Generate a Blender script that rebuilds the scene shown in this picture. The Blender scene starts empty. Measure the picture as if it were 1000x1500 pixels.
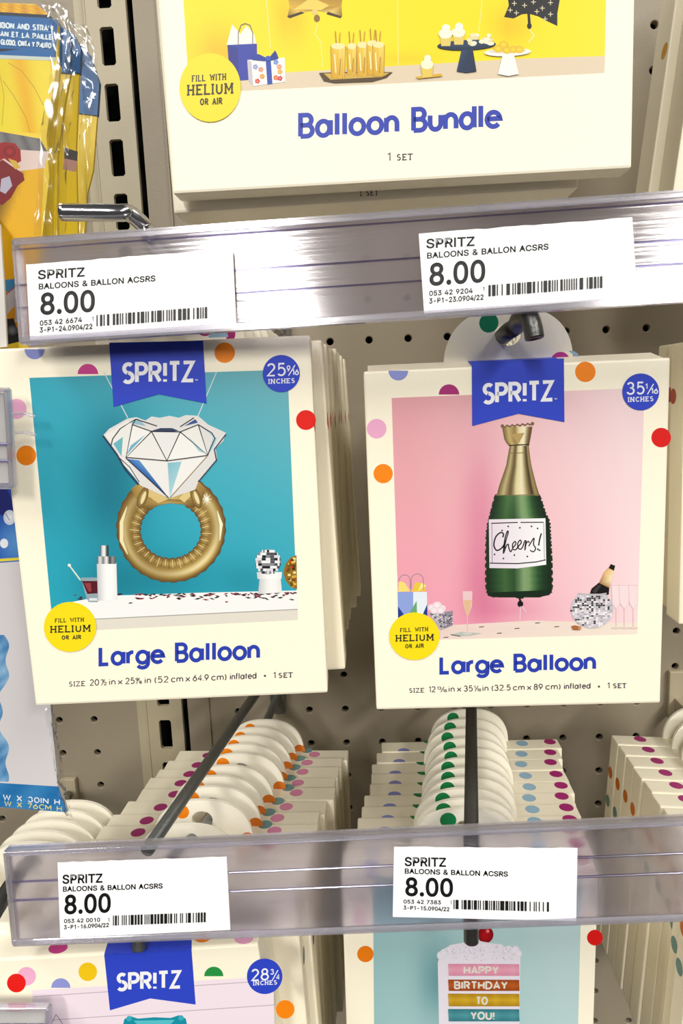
import bpy, bmesh, math, random, json
from mathutils import Vector, Matrix
from mathutils.geometry import tessellate_polygon

# ------------------------------------------------------------------ camera, world, lights
S = 0.0254                                   # every length below is in inches; the pegboard is the plane y = 0
CAM = Vector((0.89255, -19.40266, 6.76500))
FPX = 1083.0
w = Vector((0.16400666, 0.03652623, -0.03755964))
RC = Matrix.Rotation(w.length, 3, w.normalized()) @ Matrix(((1, 0, 0), (0, 0, -1), (0, 1, 0)))
scene = bpy.context.scene
col = scene.collection
cam = bpy.data.cameras.new('camera')
cam.sensor_fit = 'VERTICAL'; cam.sensor_height = 36; cam.lens = FPX * 36 / 1500; cam.clip_start = 0.01
co = bpy.data.objects.new('camera', cam); col.objects.link(co)
co.matrix_world = Matrix.Translation(CAM * S) @ (RC.transposed() @ Matrix(((1, 0, 0), (0, -1, 0), (0, 0, -1)))).to_4x4()
scene.camera = co
scene.view_settings.view_transform = 'Standard'; scene.view_settings.look = 'None'
scene.view_settings.gamma = 1; scene.view_settings.use_curve_mapping = False
scene.view_settings.exposure = 0.0
wd = bpy.data.worlds.new('world'); scene.world = wd; wd.use_nodes = True
wd.node_tree.nodes['Background'].inputs[0].default_value = (1.0, 0.97, 0.93, 1)
wd.node_tree.nodes['Background'].inputs[1].default_value = 0.065

def strip(x, y, z, sx, sy, radiance, c=(1, 0.97, 0.92)):          # ceiling strip lights of the shop, running away from the shelf
    l = bpy.data.lights.new('ceiling_strip_light', 'AREA'); l.shape = 'RECTANGLE'
    l.size = sx * S; l.size_y = sy * S; l.color = c
    l.energy = radiance * math.pi * sx * sy * S * S
    o = bpy.data.objects.new('ceiling_strip_light', l); col.objects.link(o)
    o.location = Vector((x, y, z)) * S
strip(-32, -189, 78, 16, 120, 60)
strip(78, -179, 78, 16, 120, 60)
strip(-50, -62, 78, 24, 60, 16)
strip(58, -62, 78, 24, 60, 16)

def srgb(c):
    return tuple((v / 255 / 12.92 if v / 255 <= 0.04045 else ((v / 255 + 0.055) / 1.055) ** 2.4) for v in c)

# ------------------------------------------------------------------ photo pixel -> world helpers (used only to read sizes off real planes)
def ray(x, y):
    return RC.transposed() @ Vector(((x - 500) / FPX, (y - 750) / FPX, 1))
def un(x, y, Y):                             # where the ray of a pixel meets the plane y = Y
    d = ray(x, y); return CAM + d * ((Y - CAM.y) / d.y)
def unz(x, y, Z):
    d = ray(x, y); return CAM + d * ((Z - CAM.z) / d.z)
def to_px(P):
    q = RC @ (Vector(P) - CAM); return (500 + FPX * q.x / q.z, 750 + FPX * q.y / q.z)

# ------------------------------------------------------------------ materials
def mat(name, c, rough=0.5, metal=0.0, spec=0.5, bump=0, bscale=200, vary=0, alpha=None):
    m = bpy.data.materials.new(name); m.use_nodes = True
    nt = m.node_tree; b = nt.nodes['Principled BSDF']
    rgb = srgb(c)
    b.inputs['Base Color'].default_value = (*rgb, 1)
    b.inputs['Roughness'].default_value = rough; b.inputs['Metallic'].default_value = metal
    b.inputs['Specular IOR Level'].default_value = spec
    if bump or vary:
        tc = nt.nodes.new('ShaderNodeTexCoord'); n = nt.nodes.new('ShaderNodeTexNoise')
        n.inputs['Scale'].default_value = bscale; n.inputs['Detail'].default_value = 4
        nt.links.new(tc.outputs['Object'], n.inputs['Vector'])
        if bump:
            bp = nt.nodes.new('ShaderNodeBump'); bp.inputs['Strength'].default_value = bump; bp.inputs['Distance'].default_value = 0.0005
            nt.links.new(n.outputs['Fac'], bp.inputs['Height']); nt.links.new(bp.outputs['Normal'], b.inputs['Normal'])
        if vary:
            mx = nt.nodes.new('ShaderNodeMix'); mx.data_type = 'RGBA'
            mx.inputs[6].default_value = (*[v * (1 - vary) for v in rgb], 1); mx.inputs[7].default_value = (*[min(1, v * (1 + vary)) for v in rgb], 1)
            nt.links.new(n.outputs['Fac'], mx.inputs[0]); nt.links.new(mx.outputs[2], b.inputs['Base Color'])
    return m

def clear_mat(name, tint, transp, rough, gl_rough, ior=1.12, body=(235, 235, 240), body_f=0.0, lines=0.0, gl=0.1):
    """clear plastic sheet: straight-through light + rough refraction + a glossy coat"""
    m = bpy.data.materials.new(name); m.use_nodes = True; nt = m.node_tree; N = nt.nodes; L = nt.links
    N.remove(N['Principled BSDF']); out = N['Material Output']
    t = N.new('ShaderNodeBsdfTransparent'); t.inputs[0].default_value = (*srgb(tint), 1)
    r = N.new('ShaderNodeBsdfRefraction'); r.inputs['Color'].default_value = (*srgb(tint), 1)
    r.inputs['Roughness'].default_value = rough; r.inputs['IOR'].default_value = ior
    d = N.new('ShaderNodeBsdfDiffuse'); d.inputs[0].default_value = (*srgb(body), 1)
    g = N.new('ShaderNodeBsdfGlossy'); g.inputs['Roughness'].default_value = gl_rough; g.inputs['Color'].default_value = (1, 1, 1, 1)
    m1 = N.new('ShaderNodeMixShader'); m1.inputs[0].default_value = 1 - transp; L.new(t.outputs[0], m1.inputs[1]); L.new(r.outputs[0], m1.inputs[2])
    m2 = N.new('ShaderNodeMixShader'); m2.inputs[0].default_value = body_f; L.new(m1.outputs[0], m2.inputs[1]); L.new(d.outputs[0], m2.inputs[2])
    lw = N.new('ShaderNodeLayerWeight'); lw.inputs['Blend'].default_value = 0.3
    mm = N.new('ShaderNodeMath'); mm.operation = 'MULTIPLY_ADD'; mm.inputs[1].default_value = 0.6; mm.inputs[2].default_value = gl
    L.new(lw.outputs['Fresnel'], mm.inputs[0])
    m3 = N.new('ShaderNodeMixShader'); L.new(mm.outputs[0], m3.inputs[0]); L.new(m2.outputs[0], m3.inputs[1]); L.new(g.outputs[0], m3.inputs[2])
    if lines:
        tc = N.new('ShaderNodeTexCoord'); mp = N.new('ShaderNodeMapping'); mp.inputs['Scale'].default_value = (4, 4, 900)
        n = N.new('ShaderNodeTexNoise'); n.inputs['Scale'].default_value = 1; n.inputs['Detail'].default_value = 3
        bp = N.new('ShaderNodeBump'); bp.inputs['Strength'].default_value = lines; bp.inputs['Distance'].default_value = 0.0004
        L.new(tc.outputs['Object'], mp.inputs[0]); L.new(mp.outputs[0], n.inputs['Vector']); L.new(n.outputs['Fac'], bp.inputs['Height'])
        L.new(bp.outputs[0], g.inputs['Normal']); L.new(bp.outputs[0], r.inputs['Normal'])
    L.new(m3.outputs[0], out.inputs[0])
    return m

M_PEG = mat('pegboard_paint', (150, 139, 119), 0.5, bump=0.25, bscale=900)
M_UP = mat('upright_paint', (176, 165, 138), 0.42, bump=0.1, bscale=500)
M_SHADE = mat('painted_shade', (10, 9, 9), 0.9)  # near-black colour that stands in for shade behind the pegboard
M_CARD = mat('cream_card', (253, 245, 221), 0.45, bump=0.08, bscale=900)
M_TAB = mat('white_card', (252, 247, 230), 0.42, bump=0.05, bscale=900)
M_STEEL = mat('galvanised_steel', (128, 130, 130), 0.36, 0.85, bump=0.3, bscale=700, vary=0.15)
M_DKSTEEL = mat('dark_steel', (92, 92, 90), 0.38, 0.8, bump=0.3, bscale=700, vary=0.15)
M_CHROME = mat('chrome_steel', (215, 215, 218), 0.14, 1.0)
M_LABEL = mat('label_paper', (252, 252, 252), 0.5)
M_RAIL = clear_mat('clear_ticket_channel', (238, 236, 245), 0.5, 0.32, 0.09, ior=1.2, lines=0.18, body_f=0.05, body=(225, 220, 232), gl=0.06)
M_RIDGE = clear_mat('clear_channel_ridge', (206, 202, 228), 0.7, 0.1, 0.2, ior=1.2, gl=0.08)
M_LIP = clear_mat('clear_channel_lip', (246, 244, 250), 0.7, 0.1, 0.12, ior=1.2, body_f=0.15, gl=0.12)
M_FILM = clear_mat('clear_film', (252, 252, 252), 0.95, 0.05, 0.16, ior=1.05, gl=0.06)

def ink_mat(name, rough):
    m = bpy.data.materials.new(name); m.use_nodes = True; nt = m.node_tree; b = nt.nodes['Principled BSDF']
    a = nt.nodes.new('ShaderNodeAttribute'); a.attribute_name = 'Col'
    g = nt.nodes.new('ShaderNodeMix'); g.data_type = 'RGBA'; g.blend_type = 'MULTIPLY'; g.inputs[0].default_value = 1
    g.inputs[7].default_value = (0.91, 0.91, 0.91, 1)          # inks reflect a little less than bare paper
    nt.links.new(a.outputs['Color'], g.inputs[6]); nt.links.new(g.outputs[2], b.inputs['Base Color']); b.inputs['Roughness'].default_value = rough
    b.inputs['Specular IOR Level'].default_value = 0.35
    return m
M_INK = ink_mat('printing_ink', 0.42)

# ------------------------------------------------------------------ mesh helpers
def mesh_obj(name, verts, faces, m, parent=None, cols=None, smooth=False, M=None):
    me = bpy.data.meshes.new(name)
    me.from_pydata([(v[0] * S, v[1] * S, v[2] * S) for v in verts], [], faces)
    if cols:
        a = me.color_attributes.new('Col', 'FLOAT_COLOR', 'POINT')
        a.data.foreach_set('color', [k for c in cols for k in (*c, 1.0)])
    if smooth:
        me.polygons.foreach_set('use_smooth', [True] * len(me.polygons))
    me.materials.append(m); me.update()
    o = bpy.data.objects.new(name, me); col.objects.link(o)
    if parent: o.parent = parent
    if M is not None: o.matrix_world = scaled(M)
    return o
def scaled(M):
    M = M.copy(); M.translation = M.translation * S; return M
def tag(o, label=None, cat=None, group=None, kind=None):
    if label: o['label'] = label
    if cat: o['category'] = cat
    if group: o['group'] = group
    if kind: o['kind'] = kind
    return o
def thing(name, label, cat, M, group=None):
    o = bpy.data.objects.new(name, None); col.objects.link(o); o.empty_display_size = 0.01
    o.matrix_world = scaled(M)
    return tag(o, label, cat, group)
def loc(x, y, z, rx=0, ry=0, rz=0):
    return Matrix.Translation((x, y, z)) @ Matrix.Rotation(rz, 4, 'Z') @ Matrix.Rotation(ry, 4, 'Y') @ Matrix.Rotation(rx, 4, 'X')
def frame(bl, br, tl):                       # x along bl->br, z up towards tl, y into the wall
    ex = (br - bl).normalized(); ez = tl - bl; ez = (ez - ex * ez.dot(ex)).normalized(); ey = ez.cross(ex)
    return Matrix(((ex.x, ey.x, ez.x, bl.x), (ex.y, ey.y, ez.y, bl.y), (ex.z, ey.z, ez.z, bl.z), (0, 0, 0, 1)))
def extrude(loops, y0, y1):
    """loops in (x, z): the first is the outline, the others holes; a plate from y0 to y1"""
    flat = [p for l in loops for p in l]; n = len(flat)
    tris = tessellate_polygon([[Vector((p[0], p[1], 0)) for p in l] for l in loops])
    v = [(p[0], y0, p[1]) for p in flat] + [(p[0], y1, p[1]) for p in flat]
    f = [tuple(t) for t in tris] + [(t[2] + n, t[1] + n, t[0] + n) for t in tris]
    k = 0
    for l in loops:
        for i in range(len(l)):
            a, b = k + i, k + (i + 1) % len(l)
            f.append((a, b, b + n, a + n))
        k += len(l)
    return v, f
def join(*vf):
    V, F = [], []
    for v, f in vf:
        k = len(V); V += v; F += [tuple(i + k for i in q) for q in f]
    return V, F
def box(x0, x1, y0, y1, z0, z1, b=0.0, seg=2):
    bm = bmesh.new()
    vs = [bm.verts.new((x, y, z)) for x in (x0, x1) for y in (y0, y1) for z in (z0, z1)]
    for q in ((0, 1, 3, 2), (4, 6, 7, 5), (0, 4, 5, 1), (2, 3, 7, 6), (0, 2, 6, 4), (1, 5, 7, 3)):
        bm.faces.new([vs[i] for i in q])
    if b: bmesh.ops.bevel(bm, geom=list(bm.edges), offset=b, segments=seg, affect='EDGES', profile=0.6)
    bm.verts.index_update()
    V = [tuple(v.co) for v in bm.verts]; F = [tuple(v.index for v in f.verts) for f in bm.faces]; bm.free()
    return V, F
def spline(pts, n=8):
    P = [Vector(p) for p in pts]; out = []
    for i in range(len(P) - 1):
        a = P[max(i - 1, 0)]; b = P[i]; c = P[i + 1]; d = P[min(i + 2, len(P) - 1)]
        for k in range(n):
            t = k / n
            out.append(0.5 * ((2 * b) + (c - a) * t + (2 * a - 5 * b + 4 * c - d) * t * t + (3 * b - a - 3 * c + d) * t ** 3))
    return out + [P[-1]]
def tube(path, r, seg=16, hollow=0.0):
    """swept round bar; hollow > 0 sinks a bore of that radius share into the last end"""
    P = [Vector(p) for p in path]; V, F = [], []
    t = (P[1] - P[0]).normalized(); n = t.orthogonal().normalized()
    rings = []
    def ring(c, n, b, rr):
        k = len(V)
        for i in range(seg):
            a = 2 * math.pi * i / seg; V.append(tuple(c + (n * math.cos(a) + b * math.sin(a)) * rr))
        rings.append(k)
    for i, p in enumerate(P):
        t = (P[min(i + 1, len(P) - 1)] - P[max(i - 1, 0)]).normalized()
        n = (n - t * n.dot(t)).normalized(); b = t.cross(n)
        if i == 0: ring(p, n, b, r * 0.85); ring(p + t * r * 0.12, n, b, r)
        elif i == len(P) - 1:
            ring(p - t * r * 0.12, n, b, r); ring(p, n, b, r * 0.88)
            if hollow: ring(p, n, b, r * hollow); ring(p - t * r * 1.2, n, b, r * hollow * 0.95)
        else: ring(p, n, b, r)
    for a, b2 in zip(rings, rings[1:]):
        for i in range(seg):
            j = (i + 1) % seg; F.append((a + i, a + j, b2 + j, b2 + i))
    F.append(tuple(rings[0] + i for i in reversed(range(seg)))); F.append(tuple(rings[-1] + i for i in range(seg)))
    return V, F

# ------------------------------------------------------------------ printing: flat coloured inks lying on a surface
EPS = 0.00007
class Print:
    """flat print on the plane through local point o with axes u, v; points come in photo pixels (px) or inches on the plane"""
    def __init__(s, root, M, o=(0, 0, 0), u=(1, 0, 0), v=(0, 0, 1), px=True):
        s.root = root; s.M = M; s.MI = M.inverted(); s.o = Vector(o); s.u = Vector(u); s.v = Vector(v)
        s.n = s.v.cross(s.u) * -1; s.n = s.u.cross(s.v); s.px = px; s.layer = 1; s.cyc = None; s.cn = 0; s.V = []; s.F = []; s.C = []
        c = s.MI @ CAM
        if (c - s.o).dot(s.n) < 0 and px: s.n = -s.n
    def uv(s, p):
        if not s.px: return (p[0], p[1])
        d = s.MI.to_3x3() @ ray(*p); c = s.MI @ CAM; n = s.u.cross(s.v)
        q = c + d * ((s.o - c).dot(n) / d.dot(n)) - s.o
        return (q.dot(s.u), q.dot(s.v))
    def add(s, pts, faces, cols):
        if s.cyc: s.layer = s.cyc[0] + s.cn % s.cyc[1]; s.cn += 1
        k = len(s.V); h = s.n * (EPS * s.layer)
        for p in pts:
            a, b = s.uv(p); s.V.append(tuple(s.o + s.u * a + s.v * b + h))
        s.C += cols; s.F += [tuple(i + k for i in f) for f in faces]
    def cycle(s, n=6):                             # many small specks share a few layers
        s.cyc = (s.layer, n); s.cn = 0
    def end(s):
        s.layer = s.cyc[0] + s.cyc[1]; s.cyc = None
    def poly(s, pts, c, holes=()):
        loops = [list(pts)] + [list(h) for h in holes]; flat = [p for l in loops for p in l]
        t = tessellate_polygon([[Vector((p[0], p[1], 0)) for p in l] for l in loops])
        cols = [srgb(q) for q in c] if isinstance(c, list) else [srgb(c)] * len(flat)
        s.add(flat, [tuple(x) for x in t], cols); s.layer += 1
    def disc(s, x, y, rx, c, ry=None, a0=0, a1=360, rot=0, n=28, c2=None):
        ry = ry or rx; P = []
        for i in range(n + (a1 - a0 != 360)):
            a = math.radians(a0 + (a1 - a0) * i / n); q = (rx * math.cos(a), ry * math.sin(a)); r = math.radians(rot)
            P.append((x + q[0] * math.cos(r) - q[1] * math.sin(r), y + q[0] * math.sin(r) + q[1] * math.cos(r)))
        if c2:
            m = len(P); s.add([(x, y)] + P, [(0, i + 1, (i + 1) % m + 1) for i in range(m)], [srgb(c)] + [srgb(c2)] * m); s.layer += 1
        else: s.poly(P, c)
    def grid(s, pt, cf, nx, ny):
        P, C = [], []
        for j in range(ny + 1):
            for i in range(nx + 1):
                P.append(pt(i / nx, j / ny)); C.append(srgb(cf(i / nx, j / ny)))
        F = [(j * (nx + 1) + i, j * (nx + 1) + i + 1, (j + 1) * (nx + 1) + i + 1, (j + 1) * (nx + 1) + i) for j in range(ny) for i in range(nx)]
        s.add(P, F, C); s.layer += 1
    def quad(s, a, b, c, d, cf, nx=12, ny=12):      # a b c d = TL TR BR BL
        s.grid(lambda i, j: ((a[0] * (1 - i) + b[0] * i) * (1 - j) + (d[0] * (1 - i) + c[0] * i) * j,
                             (a[1] * (1 - i) + b[1] * i) * (1 - j) + (d[1] * (1 - i) + c[1] * i) * j), cf, nx, ny)
    def line(s, pts, wd, c, keep=False, taper=None):
        P = [Vector((p[0], p[1])) for p in pts]; V, F = [], []
        m = len(P); closed = (P[0] - P[-1]).length < 1e-4 and m > 3
        for i in range(m):
            a = P[i - 1] if i else (P[-2] if closed else P[0]); b = P[i + 1] if i < m - 1 else (P[1] if closed else P[-1])
            d1 = (P[i] - a); d2 = (b - P[i])
            if d1.length < 1e-6: d1 = d2
            if d2.length < 1e-6: d2 = d1
            d1 = d1.normalized(); d2 = d2.normalized()
            n1 = Vector((-d1.y, d1.x)); n2 = Vector((-d2.y, d2.x)); q = n1 + n2
            if q.length < 0.5: q = n2
            q = q.normalized(); k = 1 / max(0.6, q.dot(n2))
            ww = wd * (taper(i / (m - 1)) if taper else 1)
            V += [tuple(P[i] + q * k * ww / 2), tuple(P[i] - q * k * ww / 2)]
        F = [(2 * i, 2 * i + 1, 2 * i + 3, 2 * i + 2) for i in range(m - 1)]
        s.add(V, F, [srgb(c)] * len(V))
        if not keep: s.layer += 1
    def out(s, name, label=None, parent=None):
        if not s.V: return None
        o = mesh_obj(name, s.V, s.F, M_INK, parent or s.root, s.C)
        if label: o['label'] = label
        s.V, s.F, s.C = [], [], []
        return o
    # --- lettering
    def text(s, t, p0, p1, cap, wt, c, slab=False, up=None, gap=None):
        gl = [STROKE.get(ch, (0.35, [])) for ch in t]
        if gap is None: gap = 0.27 if not slab else 0.46
        tot = sum(g[0] + gap for g in gl) - gap
        d = Vector((p1[0] - p0[0], p1[1] - p0[1])) / tot
        if not up: up = (-0.0, -1)
        U = Vector(up) * cap; x = 0
        for ch, g in zip(t, gl):
            for st in g[1]:
                s.line([(p0[0] + d.x * (x + a) + U.x * b, p0[1] + d.y * (x + a) + U.y * b) for a, b in st], wt, c)
                if slab:
                    for k, (a, b) in enumerate(st):
                        end = k in (0, len(st) - 1)
                        if (abs(b) < .01 or abs(b - 1) < .01) and (end or a < .01) and len(st) < 9:
                            s.line([(p0[0] + d.x * (x + a + e) + U.x * b, p0[1] + d.y * (x + a + e) + U.y * b) for e in (-.16, .16)], wt * .9, c)
            x += g[0] + gap
        s.layer += 1
    def outline_text(s, t, p0, p1, cap, c, bold=0, up=(0, -1)):
        tot = sum(GL.get(ch, [250])[0] for ch in t); U = Vector(up) * cap / CAPH
        d = Vector((p1[0] - p0[0], p1[1] - p0[1])) / tot; x = 0
        for ch in t:
            if ch in GL:
                lp = [[(p0[0] + d.x * (x + q[i]) + U.x * q[i + 1], p0[1] + d.y * (x + q[i]) + U.y * q[i + 1]) for i in range(0, len(q), 2)] for q in GL[ch][1]]
                flat = [p for l in lp for p in l]
                tr = tessellate_polygon([[Vector((p[0], p[1], 0)) for p in l] for l in lp])
                s.add(flat, [tuple(k) for k in tr], [srgb(c)] * len(flat))
                if bold:
                    for l in lp:
                        s.line(l + [l[0]], bold, c)
            x += GL.get(ch, [250])[0]
        s.layer += 1

def mk_strokes(src):
    out = {}
    for row in src.strip().split('\n'):
        ch, adv, body = row.split(' ', 2)
        strokes = []
        for st in body.split('|'):
            pts = []
            for tok in st.split():
                if tok[0] == '@':
                    cx, cy, rx, ry, a0, a1 = map(float, tok[1:].split(','))
                    n = max(5, int(abs(a1 - a0) / 16))
                    for i in range(n + 1):
                        a = math.radians(a0 + (a1 - a0) * i / n); pts.append((cx + rx * math.cos(a), cy + ry * math.sin(a)))
                else: pts.append(tuple(map(float, tok.split(','))))
            q = [pts[0]]
            for p in pts[1:]:
                if abs(p[0] - q[-1][0]) + abs(p[1] - q[-1][1]) > 1e-4: q.append(p)
            strokes.append(q)
        out[ch] = (float(adv), strokes)
    return out
STROKE = mk_strokes('''
S .54 @.28,.755,.24,.245,40,270 @.27,.255,.27,.255,90,-145
P .55 0,0 0,1 .28,1 @.28,.73,.27,.27,90,-90 0,.46
R .57 0,0 0,1 .28,1 @.28,.74,.26,.26,90,-90 0,.48|.27,.48 .55,0
! .08 .04,1 .04,.3|.04,.1 .04,-.03
I .02 0,0 0,1
T .56 .28,0 .28,1|0,1 .56,1
Z .56 0,1 .54,1 0,0 .56,0
L .46 0,1 0,0 .46,0
B .58 0,0 0,1 .3,1 @.3,.76,.23,.24,90,-90 0,.52|.3,.52 @.32,.26,.26,.26,90,-90 0,0
A .66 0,0 .33,1 .66,0|.13,.3 .53,.3
C .6 @.38,.5,.38,.5,45,315
D .64 0,0 0,1 .24,1 @.24,.5,.4,.5,90,-90 0,0
E .48 .48,0 0,0 0,1 .48,1|0,.52 .42,.52
F .46 0,0 0,1 .46,1|0,.5 .38,.5
G .66 @.38,.5,.38,.5,45,330 .71,.45 .42,.45
H .6 0,0 0,1|.6,0 .6,1|0,.5 .6,.5
K .55 0,0 0,1|.52,1 0,.42|.16,.58 .55,0
M .76 0,0 0,1|0,1 .38,.3 .76,1|.76,1 .76,0
N .62 0,0 0,1|0,1 .62,0|.62,0 .62,1
O .76 @.38,.5,.38,.5,0,360
U .6 0,1 0,.3 @.3,.3,.3,.3,180,360 .6,1
W .9 0,1 .22,0 .45,.9 .68,0 .9,1
X .6 0,1 .6,0|.6,1 0,0
Y .6 0,1 .3,.48 .6,1|.3,.48 .3,0
V .6 0,1 .3,0 .6,1
a .68 @.31,.33,.3,.34,0,360|.66,.7 .66,0
c .55 @.32,.33,.32,.34,45,315
d .68 @.31,.33,.3,.34,0,360|.66,1 .66,0
e .62 .02,.36 .63,.36 @.32,.33,.32,.34,5,320
f .3 .12,0 .12,.8 @.3,.82,.18,.18,180,80|0,.65 .32,.65
g .64 @.32,.33,.32,.34,0,360|.64,.67 .64,-.03 @.32,-.02,.32,.28,0,-150
i .12 .06,.67 .06,0|.06,.96 .06,.86
l .14 .07,1 .07,0
m .86 0,0 0,.67|0,.4 @.215,.42,.215,.25,180,0 .43,0|.43,.4 @.645,.42,.215,.25,180,0 .86,0
n .52 0,0 0,.67|0,.38 @.26,.38,.26,.29,180,0 .52,0
o .64 @.32,.33,.32,.34,0,360
r .3 0,.67 0,0|0,.4 @.25,.38,.25,.28,170,75
t .3 .12,.92 .12,0|0,.65 .32,.65
u .52 0,.67 0,.28 @.26,.28,.26,.28,180,360 .52,.67
x .46 0,.66 .46,0|.46,.66 0,0
0 .6 @.3,.5,.3,.5,0,360
1 .2 0,.8 .2,1 .2,0
2 .54 @.27,.72,.26,.28,160,-30 0,0 .56,0
3 .54 @.26,.76,.23,.24,160,-80 @.26,.27,.28,.27,85,-160
4 .6 .45,0 .45,1 0,.28 .6,.28
5 .54 .5,1 .1,1 .05,.54 @.26,.33,.29,.33,125,-145
6 .58 @.29,.32,.29,.32,0,360|.42,1 .05,.48
7 .52 0,1 .54,1 .18,0
8 .56 @.28,.76,.22,.24,0,360|@.28,.27,.28,.27,0,360
9 .58 @.29,.68,.29,.32,0,360|.53,.52 .16,0
( .14 @.4,.4,.4,.65,130,230
) .14 @-.26,.4,.4,.65,50,-50
. .03 .0,0 .0,.1
, .03 .03,.1 -.03,-.15
/ .36 0,-.05 .36,1.05
- .3 0,.4 .3,.4
''')
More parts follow.
